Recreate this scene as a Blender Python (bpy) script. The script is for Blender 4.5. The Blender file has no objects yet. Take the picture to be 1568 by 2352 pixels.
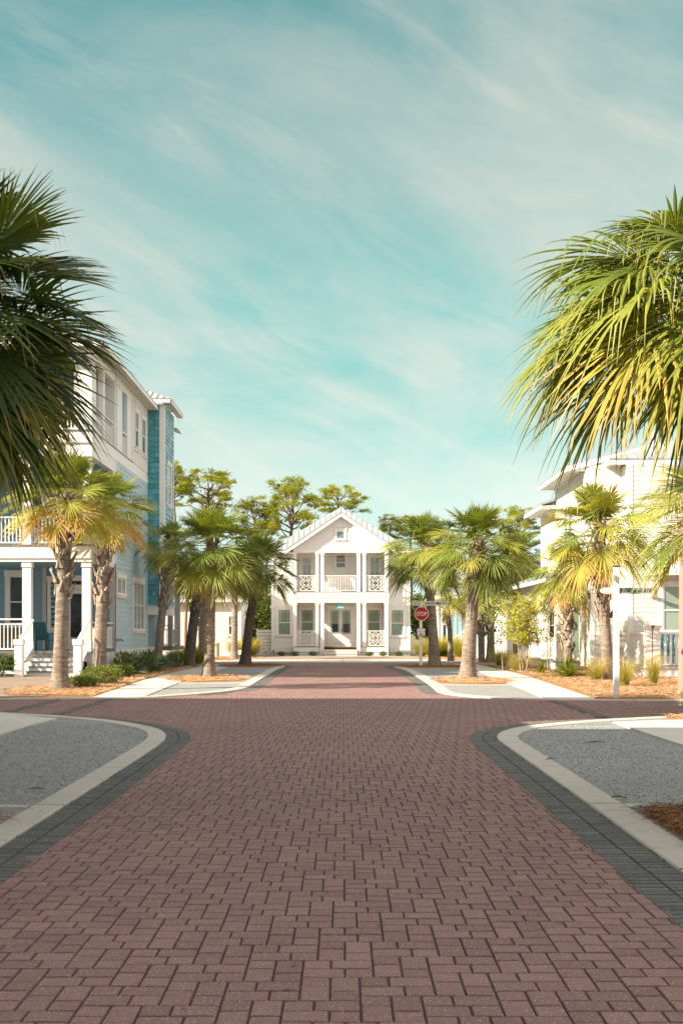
import bpy, math, random
from mathutils import Vector, Matrix, noise as mnoise
R = math.radians
random.seed(7)
scene = bpy.context.scene
col = scene.collection
# ---------------------------------------------------------------- camera
cam = bpy.data.cameras.new('camera'); camo = bpy.data.objects.new('camera', cam); col.objects.link(camo)
camo.location = (0, 0, 1.7); camo.rotation_euler = (R(90), 0, 0)
cam.sensor_fit = 'VERTICAL'; cam.sensor_height = 36; cam.lens = 36*2600/2352
cam.shift_y = 272/2352; cam.shift_x = -3/2352; cam.clip_start = 0.1; cam.clip_end = 3000
scene.camera = camo
# ---------------------------------------------------------------- sun and sky
SUN_AZ, SUN_EL = R(66), R(31.5)      # light travels towards +x/+y
sun = bpy.data.lights.new('sun', 'SUN'); suno = bpy.data.objects.new('sun', sun); col.objects.link(suno)
trav = Vector((math.sin(SUN_AZ)*math.cos(SUN_EL), math.cos(SUN_AZ)*math.cos(SUN_EL), -math.sin(SUN_EL)))
suno.rotation_euler = trav.to_track_quat('-Z', 'Y').to_euler(); suno.location = (-40, -40, 50)
sun.energy = 5.0; sun.angle = R(0.5); sun.color = (1.0, 0.87, 0.68)
world = bpy.data.worlds.new("World"); scene.world = world; world.use_nodes = True
wt = world.node_tree; wt.nodes.clear()
def wn(t, **k):
    n = wt.nodes.new(t)
    for a, b in k.items(): setattr(n, a, b)
    return n
def wl(a, b): wt.links.new(a, b)
def wmath(op, a, b=None, c=None, clamp=False):
    n = wn('ShaderNodeMath', operation=op); n.use_clamp = clamp
    for i, v in enumerate((a, b, c)):
        if v is None: continue
        if isinstance(v, (int, float)): n.inputs[i].default_value = v
        else: wl(v, n.inputs[i])
    return n.outputs[0]
out = wn('ShaderNodeOutputWorld'); bg = wn('ShaderNodeBackground'); wl(bg.outputs[0], out.inputs[0])
sky = wn('ShaderNodeTexSky', sky_type='NISHITA', sun_disc=False)
sky.sun_elevation = SUN_EL; sky.sun_rotation = R(246); sky.air_density = 1.0; sky.dust_density = 0.6
bg.inputs['Strength'].default_value = 0.12
bw = wn('ShaderNodeRGBToBW'); wl(sky.outputs[0], bw.inputs[0])
tc = wn('ShaderNodeTexCoord'); sep = wn('ShaderNodeSeparateXYZ'); wl(tc.outputs['Generated'], sep.inputs[0])
elev = wmath('MAXIMUM', sep.outputs[2], 0.0)
ramp = wn('ShaderNodeValToRGB'); wl(elev, ramp.inputs[0])
cr = ramp.color_ramp; cr.elements[0].position = 0.0; cr.elements[0].color = (0.62, 0.80, 0.72, 1)
cr.elements[1].position = 0.6; cr.elements[1].color = (0.20, 0.50, 0.55, 1)
for p, c in ((0.10, (0.47, 0.69, 0.62, 1)), (0.19, (0.15, 0.60, 0.55, 1)), (0.26, (0.17, 0.60, 0.57, 1)), (0.36, (0.31, 0.58, 0.57, 1)), (0.48, (0.17, 0.46, 0.49, 1))):
    e = cr.elements.new(p); e.color = c
sc = wn('ShaderNodeVectorMath', operation='SCALE'); wl(ramp.outputs[0], sc.inputs[0])
SKY_GAIN = 0.79
wl(wmath('MULTIPLY', wmath('POWER', bw.outputs[0], 0.45), SKY_GAIN*2.6), sc.inputs['Scale'])
# cirrus: long wisps that slant across the northern sky
def cirrus(rot, sx, sz, scale, detail, dist, lo, hi, off=0.0):
    cb = wn('ShaderNodeCombineXYZ'); wl(sep.outputs[0], cb.inputs[0]); wl(elev, cb.inputs[1]); wl(wmath('MULTIPLY', sep.outputs[1], 0.3), cb.inputs[2])
    r1 = wn('ShaderNodeMapping'); wl(cb.outputs[0], r1.inputs[0]); r1.inputs['Rotation'].default_value = (0, 0, rot); r1.inputs['Location'].default_value = (off, off*.7, 0)
    mp = wn('ShaderNodeMapping'); wl(r1.outputs[0], mp.inputs[0]); mp.inputs['Scale'].default_value = (sx, sz, 1)
    nz = wn('ShaderNodeTexNoise'); wl(mp.outputs[0], nz.inputs['Vector'])
    nz.inputs['Scale'].default_value = scale; nz.inputs['Detail'].default_value = detail; nz.inputs['Roughness'].default_value = 0.58; nz.inputs['Distortion'].default_value = dist
    mr = wn('ShaderNodeMapRange', interpolation_type='SMOOTHSTEP'); wl(nz.outputs[0], mr.inputs[0])
    mr.inputs[1].default_value = lo; mr.inputs[2].default_value = hi
    return mr.outputs[0]
c1 = cirrus(R(20), 1.0, 2.2, 1.9, 7, 0.5, 0.32, 0.61, 2.3)
c2 = cirrus(R(24), 1.0, 3.4, 4.2, 12, 1.6, 0.40, 0.74, 5.4)
cm = wmath('ADD', wmath('MULTIPLY', c1, 0.72), wmath('MULTIPLY', c2, 0.30), clamp=True)
mix = wn('ShaderNodeMix', data_type='RGBA'); wl(cm, mix.inputs[0]); wl(sc.outputs[0], mix.inputs[6])
cc = wn('ShaderNodeVectorMath', operation='SCALE'); cc.inputs[0].default_value = (0.73, 0.81, 0.745); wl(wmath('MULTIPLY', wmath('POWER', bw.outputs[0], 0.4), SKY_GAIN*2.5), cc.inputs['Scale'])
wl(cc.outputs[0], mix.inputs[7])
# unseen sky above and behind the view, whitened and brightened to fill the shade
m1 = wn('ShaderNodeMapRange', interpolation_type='SMOOTHSTEP'); wl(elev, m1.inputs[0]); m1.inputs[1].default_value = 0.50; m1.inputs[2].default_value = 0.78
m2 = wn('ShaderNodeMapRange', interpolation_type='SMOOTHSTEP'); wl(sep.outputs[1], m2.inputs[0]); m2.inputs[1].default_value = 0.55; m2.inputs[2].default_value = 0.0
vf = wmath('MAXIMUM', m1.outputs[0], m2.outputs[0])
mix2 = wn('ShaderNodeMix', data_type='RGBA'); wl(vf, mix2.inputs[0]); wl(mix.outputs[2], mix2.inputs[6])
vc = wn('ShaderNodeVectorMath', operation='SCALE'); vc.inputs[0].default_value = (1.0, 0.94, 0.90); vc.inputs['Scale'].default_value = 3.9
wl(vc.outputs[0], mix2.inputs[7]); wl(mix2.outputs[2], bg.inputs[0])
scene.view_settings.view_transform = 'Standard'; scene.view_settings.look = 'None'
scene.view_settings.exposure = 1.42; scene.view_settings.gamma = 1.0
scene.render.engine = 'CYCLES'
# ---------------------------------------------------------------- helpers
ROOT = {}
class MB:
    def __init__(s): s.v = []; s.f = []; s.c = []; s.smooth = False
    def quad(s, a, b, c, d):
        n = len(s.v); s.v += [tuple(a), tuple(b), tuple(c), tuple(d)]; s.f.append((n, n+1, n+2, n+3))
    def poly(s, pts):
        n = len(s.v); s.v += [tuple(p) for p in pts]; s.f.append(tuple(range(n, n+len(pts))))
    def box(s, x0, x1, y0, y1, z0, z1, F=None):
        P = [(x0, y0, z0), (x1, y0, z0), (x1, y1, z0), (x0, y1, z0), (x0, y0, z1), (x1, y0, z1), (x1, y1, z1), (x0, y1, z1)]
        if F: P = [F(*p) for p in P]
        s.hexa(P)
    def hexa(s, P):
        n = len(s.v); s.v += [tuple(p) for p in P]
        for q in ((0, 3, 2, 1), (4, 5, 6, 7), (0, 1, 5, 4), (1, 2, 6, 5), (2, 3, 7, 6), (3, 0, 4, 7)): s.f.append(tuple(n+i for i in q))
    def bar(s, a, b, w, h=None, up=(0, 0, 1)):
        a = Vector(a); b = Vector(b); h = h or w; t = (b-a).normalized(); u = Vector(up)
        if abs(t.dot(u)) > .98: u = Vector((0, 1, 0))
        sd = t.cross(u).normalized()*(w/2); uu = sd.cross(t).normalized()*(h/2)
        s.hexa([a-sd-uu, a+sd-uu, b+sd-uu, b-sd-uu, a-sd+uu, a+sd+uu, b+sd+uu, b-sd+uu])
    def tube(s, pts, rad, n=8, cap=True):
        pts = [Vector(p) for p in pts]; rings = []
        if not hasattr(rad, '__len__'): rad = [rad]*len(pts)
        ref = Vector((0.13, 1, 0.07)).normalized()
        for i, p in enumerate(pts):
            t = (pts[min(i+1, len(pts)-1)]-pts[max(i-1, 0)])
            t = t.normalized() if t.length > 1e-9 else Vector((0, 0, 1))
            sd = t.cross(ref)
            if sd.length < .1: sd = t.cross(Vector((1, 0, 0)))
            sd.normalize(); uu = t.cross(sd).normalized(); k = len(s.v); rings.append(k)
            for j in range(n):
                a = 2*math.pi*j/n; s.v.append(tuple(p+sd*math.cos(a)*rad[i]+uu*math.sin(a)*rad[i]))
        for i in range(len(rings)-1):
            for j in range(n):
                s.f.append((rings[i]+j, rings[i]+(j+1) % n, rings[i+1]+(j+1) % n, rings[i+1]+j))
        if cap:
            s.f.append(tuple(rings[0]+j for j in reversed(range(n)))); s.f.append(tuple(rings[-1]+j for j in range(n)))
    def lathe(s, c, prof, n=16):
        c = Vector(c); k = len(s.v)
        for r, z in prof:
            for j in range(n):
                a = 2*math.pi*j/n; s.v.append((c.x+r*math.cos(a), c.y+r*math.sin(a), c.z+z))
        for i in range(len(prof)-1):
            for j in range(n): s.f.append((k+i*n+j, k+i*n+(j+1) % n, k+(i+1)*n+(j+1) % n, k+(i+1)*n+j))
        s.f.append(tuple(k+j for j in reversed(range(n)))); m = k+(len(prof)-1)*n; s.f.append(tuple(m+j for j in range(n)))
    def prism(s, pts, z0, z1):      # horizontal polygon (ccw) extruded
        n = len(pts); k = len(s.v)
        s.v += [(p[0], p[1], z0) for p in pts]+[(p[0], p[1], z1) for p in pts]
        s.f.append(tuple(k+i for i in reversed(range(n)))); s.f.append(tuple(k+n+i for i in range(n)))
        for i in range(n): s.f.append((k+i, k+(i+1) % n, k+n+(i+1) % n, k+n+i))
    def build(s, name, mat, parent=None, smooth=None, tint=None):
        base = ROOT.get(parent, Vector((0, 0, 0))) if parent else Vector((0, 0, 0))
        me = bpy.data.meshes.new(name)
        me.from_pydata([(x-base.x, y-base.y, z-base.z) for x, y, z in s.v], [], s.f)
        if s.c:
            at = me.color_attributes.new('tint', 'FLOAT_COLOR', 'POINT')
            flat = []
            for c in s.c: flat += [c[0], c[1], c[2], 1.0]
            at.data.foreach_set('color', flat)
        me.materials.append(mat)
        if smooth if smooth is not None else s.smooth: me.polygons.foreach_set('use_smooth', [True]*len(me.polygons))
        me.update()
        o = bpy.data.objects.new(name, me); col.objects.link(o)
        if parent: o.parent = parent; ROOT[o] = base
        return o
def tag(o, label=None, cat=None, group=None, kind=None):
    if label: o['label'] = label
    if cat: o['category'] = cat
    if group: o['group'] = group
    if kind: o['kind'] = kind
    return o
def thing(name, loc, label, cat, group=None):
    o = bpy.data.objects.new(name, None); col.objects.link(o); o.location = loc; o.empty_display_size = .2
    ROOT[o] = Vector(loc); return tag(o, label, cat, group)
def solo(mb, name, mat, label, cat, group=None, kind=None, smooth=None, loc=None):
    if loc is None:
        xs = [v[0] for v in mb.v]; ys = [v[1] for v in mb.v]; zs = [v[2] for v in mb.v]
        loc = Vector(((min(xs)+max(xs))/2, (min(ys)+max(ys))/2, min(zs)))
    loc = Vector(loc); mb.v = [(x-loc.x, y-loc.y, z-loc.z) for x, y, z in mb.v]
    o = mb.build(name, mat, None, smooth); o.location = loc; return tag(o, label, cat, group, kind)
def copy_tree(o, parent=None):
    c = o.copy(); col.objects.link(c)
    if parent: c.parent = parent
    for ch in o.children: copy_tree(ch, c)
    return c
HZ, VPX, CH, FF = 1448.0, 787.0, 1.7, 2600.0
def G(px, py): k = CH/(py-HZ); return ((px-VPX)*k, FF*k)
def AT(px, py, Y): return ((px-VPX)*Y/FF, Y, CH-(py-HZ)*Y/FF)
def frame(ox, oy, ux, uy, nx, ny):
    def F(a, b, z): return (ox+ux*a+nx*b, oy+uy*a+ny*b, z)
    return F
# ---------------------------------------------------------------- materials
MATS = {}
class NT:
    def __init__(s, name):
        s.m = bpy.data.materials.new(name); s.m.use_nodes = True; s.t = s.m.node_tree
        s.b = s.t.nodes['Principled BSDF']; s.o = s.t.nodes['Material Output']
        s.geo = None
    def n(s, t, ins=None, **k):
        n = s.t.nodes.new(t)
        for a, b in k.items(): setattr(n, a, b)
        for a, b in (ins or {}).items():
            if hasattr(b, 'is_linked'): s.t.links.new(b, n.inputs[a])
            else: n.inputs[a].default_value = b
        return n
    def l(s, a, b): s.t.links.new(a, b)
    def pos(s, scale=(1, 1, 1), rot=(0, 0, 0), kind='pos'):
        if kind == 'pos': src = s.n('ShaderNodeNewGeometry').outputs['Position']
        else: src = s.n('ShaderNodeTexCoord').outputs['Object']
        return s.n('ShaderNodeMapping', {'Vector': src, 'Scale': scale, 'Rotation': rot}).outputs[0]
    def noise(s, scale, detail=4, rough=.55, vec=None, dist=0):
        d = {'Scale': scale, 'Detail': detail, 'Roughness': rough, 'Distortion': dist}
        if vec is None: vec = s.pos()
        d['Vector'] = vec
        return s.n('ShaderNodeTexNoise', d).outputs[0]
    def ramp(s, fac, stops):
        r = s.n('ShaderNodeValToRGB', {'Fac': fac}); cr = r.color_ramp
        cr.elements[0].position = stops[0][0]; cr.elements[0].color = (*stops[0][1], 1)
        cr.elements[1].position = stops[-1][0]; cr.elements[1].color = (*stops[-1][1], 1)
        for p, c in stops[1:-1]: e = cr.elements.new(p); e.color = (*c, 1)
        return r.outputs[0]
    def mix(s, fac, a, b, mode='MIX'):
        m = s.n('ShaderNodeMix', data_type='RGBA', blend_type=mode)
        for i, v in ((0, fac), (6, a), (7, b)):
            if hasattr(v, 'is_linked'): s.l(v, m.inputs[i])
            elif i == 0: m.inputs[0].default_value = v
            else: m.inputs[i].default_value = (*v, 1)
        return m.outputs[2]
    def math(s, op, a, b=0.0, clamp=False):
        m = s.n('ShaderNodeMath', operation=op); m.use_clamp = clamp
        for i, v in ((0, a), (1, b)):
            if hasattr(v, 'is_linked'): s.l(v, m.inputs[i])
            else: m.inputs[i].default_value = v
        return m.outputs[0]
    def bump(s, h, strength=.3, dist=.02):
        b = s.n('ShaderNodeBump', {'Height': h, 'Strength': strength, 'Distance': dist}); s.l(b.outputs[0], s.b.inputs['Normal']); return b
    def col(s, c):
        if hasattr(c, 'is_linked'): s.l(c, s.b.inputs['Base Color'])
        else: s.b.inputs['Base Color'].default_value = (*c, 1)
    def rough(s, r, spec=None, metal=None):
        s.b.inputs['Roughness'].default_value = r
        if spec is not None: s.b.inputs['Specular IOR Level'].default_value = spec
        if metal is not None: s.b.inputs['Metallic'].default_value = metal
def paint(name, c, var=.06, rough=.55, grain=6.0):
    t = NT(name); nz = t.noise(grain, 6, .7); nz2 = t.noise(.6, 3)
    k = tuple(max(0, x*(1-var*2)) for x in c)
    base = t.mix(nz, k, tuple(min(1, x*(1+var*.5)) for x in c))
    t.col(t.mix(t.math('MULTIPLY', nz2, .35), base, tuple(x*.9 for x in c)))
    t.rough(rough, .35); t.bump(nz, .08, .01); return t.m
M = {}
M['white'] = paint('white_paint', (.80, .785, .755), .03)
M['whitewall'] = paint('white_siding', (.785, .77, .745), .035)
M['cream'] = paint('cream_siding', (.70, .68, .62), .04)
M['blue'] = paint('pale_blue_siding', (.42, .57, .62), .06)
M['blueshade'] = paint('blue_siding_porch_shade', (.20, .37, .47), .06)  # darker copy of the blue siding, porch shade put into the colour
def shing(name, c):
    t = NT(name); r = t.n('ShaderNodeNewGeometry').outputs['Random Per Island']; nz = t.noise(9, 5, .7)
    b = t.ramp(r, [(0, tuple(x*.72 for x in c)), (.5, c), (1, tuple(min(1, x*1.28) for x in c))]); t.col(t.mix(t.math('MULTIPLY', nz, .3), b, tuple(x*.6 for x in c))); t.rough(.75, .25); t.bump(nz, .2, .01); return t.m
M['teal'] = shing('teal_shingle', (.10, .34, .39))
M['bluelight'] = shing('light_blue_shingle', (.30, .49, .56))
M['boardblue'] = paint('board_blue', (.30, .44, .50), .06)
M['grey'] = paint('grey_trim', (.50, .50, .49), .05)
M['greydeck'] = paint('grey_deck', (.16, .17, .18), .1)
M['wooddeck'] = paint('wood_deck', (.36, .24, .14), .2)
M['tread'] = paint('stair_tread', (.13, .14, .15), .15)
M['gapshade'] = paint('gap_shade_black', (.02, .022, .022), .1, .8)
M['wood'] = paint('weathered_wood', (.26, .15, .09), .3, .7, 14)
M['tealchair'] = paint('teal_chair_paint', (.015, .12, .13), .15)
M['greenpaint'] = paint('dark_green_paint', (.02, .10, .08), .1)
M['palegreen'] = paint('pale_green_plastic', (.50, .58, .44), .05)
M['orange'] = paint('orange_label', (.85, .30, .04), .05)
M['brass'] = paint('aged_metal', (.10, .09, .08), .1, .4)
M['signwhite'] = paint('sign_white', (.74, .73, .70), .03, .4)
M['signplate'] = paint('sign_plate_grey', (.30, .30, .31), .03, .5)
M['signred'] = paint('sign_red', (.48, .018, .025), .04, .4)
M['signgreen'] = paint('sign_lettering_green', (.01, .07, .06), .03)
M['signpurple'] = paint('sign_lettering_purple', (.10, .05, .16), .03)
M['signteal'] = paint('sign_turquoise', (.03, .42, .46), .08)
M['turq'] = paint('turquoise_chair', (.02, .30, .40), .1)
M['wicker'] = paint('wicker', (.34, .27, .20), .3, .8, 60)
M['polepink'] = paint('pinkish_pole', (.42, .25, .20), .35, .6, 55)
def metalroof():
    t = NT('metal_roof'); nz = t.noise(2.0, 5); t.col(t.mix(nz, (.30, .33, .35), (.40, .43, .45))); t.rough(.42, .5, .35); return t.m
M['roof'] = metalroof()
def glass(name, c0, c1, scale=1.2, rough=.06, blinds=False):
    t = NT(name); nz = t.noise(scale, 3, .5)
    c = t.ramp(nz, [(.35, c0), (.65, c1)])
    if blinds:
        sp = t.n('ShaderNodeSeparateXYZ', {0: t.pos()}); w = t.math('FRACT', t.math('MULTIPLY', sp.outputs[2], 18.0)); w = t.math('GREATER_THAN', w, .3)
        c = t.mix(w, tuple(x*.55 for x in c0), c)
    t.col(c); t.rough(rough, .5); t.b.inputs['Coat Weight'].default_value = .7; t.b.inputs['Coat Roughness'].default_value = .03
    return t.m
M['glass'] = glass('window_glass_dark', (.015, .025, .03), (.05, .07, .07))
M['glassgreen'] = glass('window_glass_shade', (.16, .23, .18), (.25, .32, .25), .8)
M['glassblind'] = glass('window_glass_blinds', (.30, .38, .38), (.36, .44, .43), .8, .1, True)
M['glassblue'] = glass('window_glass_blue', (.05, .11, .14), (.13, .20, .23), 1.5)
def concrete(name, c, sp=.10):
    t = NT(name); a = t.noise(1.1, 5, .6); b = t.noise(45, 3, .7); s = t.noise(5, 6, .6)
    cc = t.mix(a, tuple(x*.84 for x in c), tuple(min(1, x*1.08) for x in c)); cc = t.mix(t.math('MULTIPLY', b, .4), cc, tuple(x*.65 for x in c))
    st = t.n('ShaderNodeMapRange', {0: s, 1: .54, 2: .70, 3: 0.0, 4: .55}).outputs[0]
    t.col(t.mix(st, cc, tuple(x*.6 for x in c))); t.rough(.85, .25); t.bump(b, .25, .006); return t.m
M['concrete'] = concrete('concrete', (.55, .52, .47))
M['kerb'] = concrete('kerb_concrete', (.47, .44, .39))
M['kerbfar'] = concrete('kerb_concrete_far', (.52, .48, .43))
def brick(name, c, hi, lo):
    t = NT(name); g = t.n('ShaderNodeNewGeometry'); rnd = g.outputs['Random Per Island']
    big = t.noise(.35, 3, .5)
    c0 = t.ramp(rnd, [(0, lo), (.25, tuple(x*.93 for x in c)), (.6, c), (1, hi)])
    c0 = t.mix(t.n('ShaderNodeMapRange', {0: big, 1: .35, 2: .7, 3: 0.0, 4: .4}).outputs[0], c0, tuple(x*.72 for x in c))
    st = t.noise(2.2, 6, .65)
    c0 = t.mix(t.n('ShaderNodeMapRange', {0: st, 1: .56, 2: .74, 3: 0.0, 4: .35}).outputs[0], c0, tuple(x*.55 for x in c))
    fine = t.noise(130, 3, .7)
    c0 = t.mix(t.n('ShaderNodeMapRange', {0: fine, 1: .36, 2: .62, 3: .62, 4: 0.0}).outputs[0], c0, tuple(x*.40 for x in c))
    v = t.n('ShaderNodeTexVoronoi', {'Vector': t.pos(), 'Scale': 85.0}); 
    sz = t.n('ShaderNodeSeparateColor', {0: v.outputs['Color']})
    spk = t.math('MULTIPLY', t.math('LESS_THAN', v.outputs['Distance'], .30), t.math('GREATER_THAN', sz.outputs[0], .66))
    spc = t.mix(sz.outputs[1], (.50, .34, .27), (.55, .50, .47))
    c0 = t.mix(t.math('MULTIPLY', spk, .75), c0, spc)
    zz = t.n('ShaderNodeSeparateXYZ', {0: t.pos()}).outputs[2]; ln = t.n('ShaderNodeSeparateXYZ', {0: g.outputs['Normal']}).outputs[2]
    dirt = t.math('MULTIPLY', t.math('LESS_THAN', ln, .83), .46); t.col(t.mix(dirt, c0, (.03, .027, .024))); t.rough(.86, .25)
    t.bump(t.math('ADD', fine, t.math('MULTIPLY', t.noise(38, 3), .8)), .8, .006); return t.m
M['brick'] = brick('red_paver', (.285, .172, .158), (.325, .20, .18), (.235, .14, .13))
M['band'] = brick('charcoal_paver', (.125, .135, .132), (.16, .165, .158), (.09, .098, .098))
M['tan'] = brick('tan_paver', (.40, .31, .24), (.46, .37, .30), (.32, .25, .20))
def joint():
    t = NT('joint_sand'); b = t.noise(90, 3, .7); t.col(t.ramp(b, [(.35, (.05, .042, .038)), (.58, (.12, .10, .09)), (.70, (.45, .42, .38))])); t.rough(.95, .1); return t.m
M['joint'] = joint()
def gravel(name, a, b, c):
    t = NT(name); v = t.n('ShaderNodeTexVoronoi', {'Vector': t.pos(), 'Scale': 48.0}); s = t.n('ShaderNodeSeparateColor', {0: v.outputs['Color']})
    cc = t.ramp(s.outputs[0], [(0, a), (.5, b), (1, c)]); cc = t.mix(t.n('ShaderNodeMapRange', {0: v.outputs['Distance'], 1: .35, 2: .8, 3: 0.0, 4: .8}).outputs[0], cc, tuple(x*.25 for x in a))
    big = t.noise(.9, 6, .7, t.pos((1.6, .5, 1))); cc = t.mix(t.n('ShaderNodeMapRange', {0: big, 1: .42, 2: .66, 3: 0.0, 4: .62}).outputs[0], cc, tuple(x*.7 for x in b))
    t.col(cc); t.rough(.9, .2); t.bump(t.math('SUBTRACT', 1.0, v.outputs['Distance']), .9, .02); return t.m
M['gravel'] = gravel('grey_gravel', (.21, .22, .22), (.36, .37, .365), (.56, .56, .54))
M['stone'] = gravel('gravel_stone', (.19, .20, .20), (.30, .31, .31), (.5, .5, .48))
def soil():
    t = NT('sandy_soil'); a = t.noise(.25, 5, .6); b = t.noise(18, 4, .7)
    t.col(t.mix(b, t.mix(a, (.16, .13, .08), (.26, .21, .14)), (.12, .12, .05))); t.rough(.95, .1); t.bump(b, .4, .02); return t.m
M['soil'] = soil()
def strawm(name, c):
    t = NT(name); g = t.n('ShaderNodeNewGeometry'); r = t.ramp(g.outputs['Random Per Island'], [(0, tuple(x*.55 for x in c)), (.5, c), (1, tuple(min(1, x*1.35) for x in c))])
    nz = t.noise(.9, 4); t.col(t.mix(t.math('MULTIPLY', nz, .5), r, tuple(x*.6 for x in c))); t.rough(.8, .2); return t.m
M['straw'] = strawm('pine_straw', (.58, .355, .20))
M['strawdark'] = strawm('pine_straw_dark', (.26, .13, .065))  # darker straw: shade of some beds put into the colour; leaf litter shares it
def strawbase():
    t = NT('straw_base'); v = t.pos((1, .35, 1), (0, 0, .5)); a = t.noise(40, 5, .7, v, 1.0); t.col(t.ramp(a, [(.35, (.15, .08, .04)), (.65, (.46, .26, .13))])); t.rough(.95, .1); t.bump(a, .9, .04); return t.m
M['strawbase'] = strawbase()
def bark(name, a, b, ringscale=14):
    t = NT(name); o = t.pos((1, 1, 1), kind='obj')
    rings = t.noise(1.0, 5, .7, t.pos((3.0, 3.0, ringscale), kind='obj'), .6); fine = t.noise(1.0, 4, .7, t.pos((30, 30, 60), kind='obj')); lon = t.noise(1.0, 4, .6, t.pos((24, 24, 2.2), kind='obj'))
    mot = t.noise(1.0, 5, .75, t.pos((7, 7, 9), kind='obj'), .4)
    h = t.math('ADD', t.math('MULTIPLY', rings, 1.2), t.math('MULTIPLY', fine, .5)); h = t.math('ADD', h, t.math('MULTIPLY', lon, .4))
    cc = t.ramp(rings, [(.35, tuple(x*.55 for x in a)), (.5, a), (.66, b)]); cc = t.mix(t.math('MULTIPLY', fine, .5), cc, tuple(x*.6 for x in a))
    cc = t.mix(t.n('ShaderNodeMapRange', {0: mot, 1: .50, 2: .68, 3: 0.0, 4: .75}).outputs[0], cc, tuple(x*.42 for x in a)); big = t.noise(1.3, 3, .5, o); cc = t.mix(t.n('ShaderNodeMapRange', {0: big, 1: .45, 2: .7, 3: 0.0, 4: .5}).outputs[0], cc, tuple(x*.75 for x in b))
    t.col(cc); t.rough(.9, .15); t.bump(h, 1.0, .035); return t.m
M['bark'] = bark('palm_bark', (.27, .22, .175), (.43, .36, .30))
M['boot'] = bark('palm_leaf_base', (.40, .32, .26), (.56, .48, .40), 3)
M['bootdark'] = bark('palm_leaf_base_brown', (.28, .18, .13), (.42, .30, .22), 3)
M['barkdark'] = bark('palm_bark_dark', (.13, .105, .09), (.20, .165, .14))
M['pinebark'] = bark('pine_bark', (.17, .12, .09), (.27, .20, .16), 5)
def leafmat(name, stops, trans=.35, rough=.38, spec=.5):
    t = NT(name); at = t.n('ShaderNodeAttribute', attribute_name='tint'); s = t.n('ShaderNodeSeparateColor', {0: at.outputs['Color']})
    c = t.ramp(s.outputs[0], stops); nz = t.noise(5, 3)
    c = t.mix(t.n('ShaderNodeMapRange', {0: nz, 1: .3, 2: .7, 3: 0.0, 4: .25}).outputs[0], c, tuple(x*.6 for x in stops[0][1]))
    c = t.mix(s.outputs[1], c, (.42, .30, .12))
    t.col(c); t.rough(rough, spec)
    tr = t.n('ShaderNodeBsdfTranslucent'); c2 = t.mix(1.0, c, (1.5, 1.35, .5), 'MULTIPLY'); t.l(c2, tr.inputs[0])
    mx = t.n('ShaderNodeMixShader'); mx.inputs[0].default_value = trans; t.l(t.b.outputs[0], mx.inputs[1]); t.l(tr.outputs[0], mx.inputs[2]); t.l(mx.outputs[0], t.o.inputs[0]); return t.m
PG = [(0, (.038, .068, .018)), (.22, (.105, .15, .028)), (.45, (.21, .27, .04)), (.64, (.46, .43, .07)), (.8, (.64, .34, .06)), (1, (.45, .27, .17))]
M['palm'] = leafmat('palm_leaf', PG, .33, .48, .35)
M['pine'] = leafmat('pine_needles', [(0, (.10, .14, .02)), (.5, (.24, .29, .025)), (1, (.42, .42, .035))], .3, .6, .2)
M['bush'] = leafmat('shrub_leaf', [(0, (.04, .075, .015)), (.5, (.15, .19, .03)), (1, (.46, .46, .05))], .3, .45, .4)
M['grassy'] = leafmat('ornamental_grass', [(0, (.10, .14, .03)), (.5, (.36, .36, .06)), (1, (.62, .52, .26))], .35, .6, .2)
M['palmetto'] = leafmat('palmetto_leaf', [(0, (.04, .085, .045)), (.5, (.14, .21, .13)), (1, (.34, .42, .24))], .25, .35, .5)
# ================================================================ GROUND
def struct(mb, name, mat, smooth=None): o = mb.build(name, mat, None, smooth); o['kind'] = 'structure'; return o
mb = MB(); mb.quad((-400, -300, -.06), (400, -300, -.06), (400, 700, -.06), (-400, 700, -.06)); struct(mb, 'ground', M['soil'])
mb = MB(); mb.quad((-30, -14, -.013), (30, -14, -.013), (30, 66, -.013), (-30, 66, -.013)); struct(mb, 'paving_bed', M['joint'])
def inside(poly, x, y):
    c = False; n = len(poly); j = n-1
    for i in range(n):
        xi, yi = poly[i]; xj, yj = poly[j]
        if (yi > y) != (yj > y) and x < (xj-xi)*(y-yi)/(yj-yi)+xi: c = not c
        j = i
    return c
def smoothline(pts, n=4):
    out = []
    P = [pts[0]]+pts+[pts[-1]]
    for i in range(1, len(P)-2):
        for k in range(n):
            t = k/n; r = []
            for d in (0, 1):
                a, b, c, e = P[i-1][d], P[i][d], P[i+1][d], P[i+2][d]
                r.append(.5*((2*b)+(-a+c)*t+(2*a-5*b+4*c-e)*t*t+(-a+3*b-3*c+e)*t**3))
            out.append(tuple(r))
    out.append(pts[-1]); return out
def resample(pts, step):
    out = [pts[0]]; acc = 0
    for a, b in zip(pts, pts[1:]):
        L = math.dist(a, b)
        while acc+L >= step:
            t = (step-acc)/L; a = (a[0]+(b[0]-a[0])*t, a[1]+(b[1]-a[1])*t); out.append(a); L = math.dist(a, b); acc = 0
        acc += L
    return out
def offset(pts, d):
    out = []
    for i, p in enumerate(pts):
        a = pts[max(i-1, 0)]; b = pts[min(i+1, len(pts)-1)]; tx, ty = b[0]-a[0], b[1]-a[1]; l = math.hypot(tx, ty) or 1
        out.append((p[0]-ty/l*d, p[1]+tx/l*d))
    return out
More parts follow.
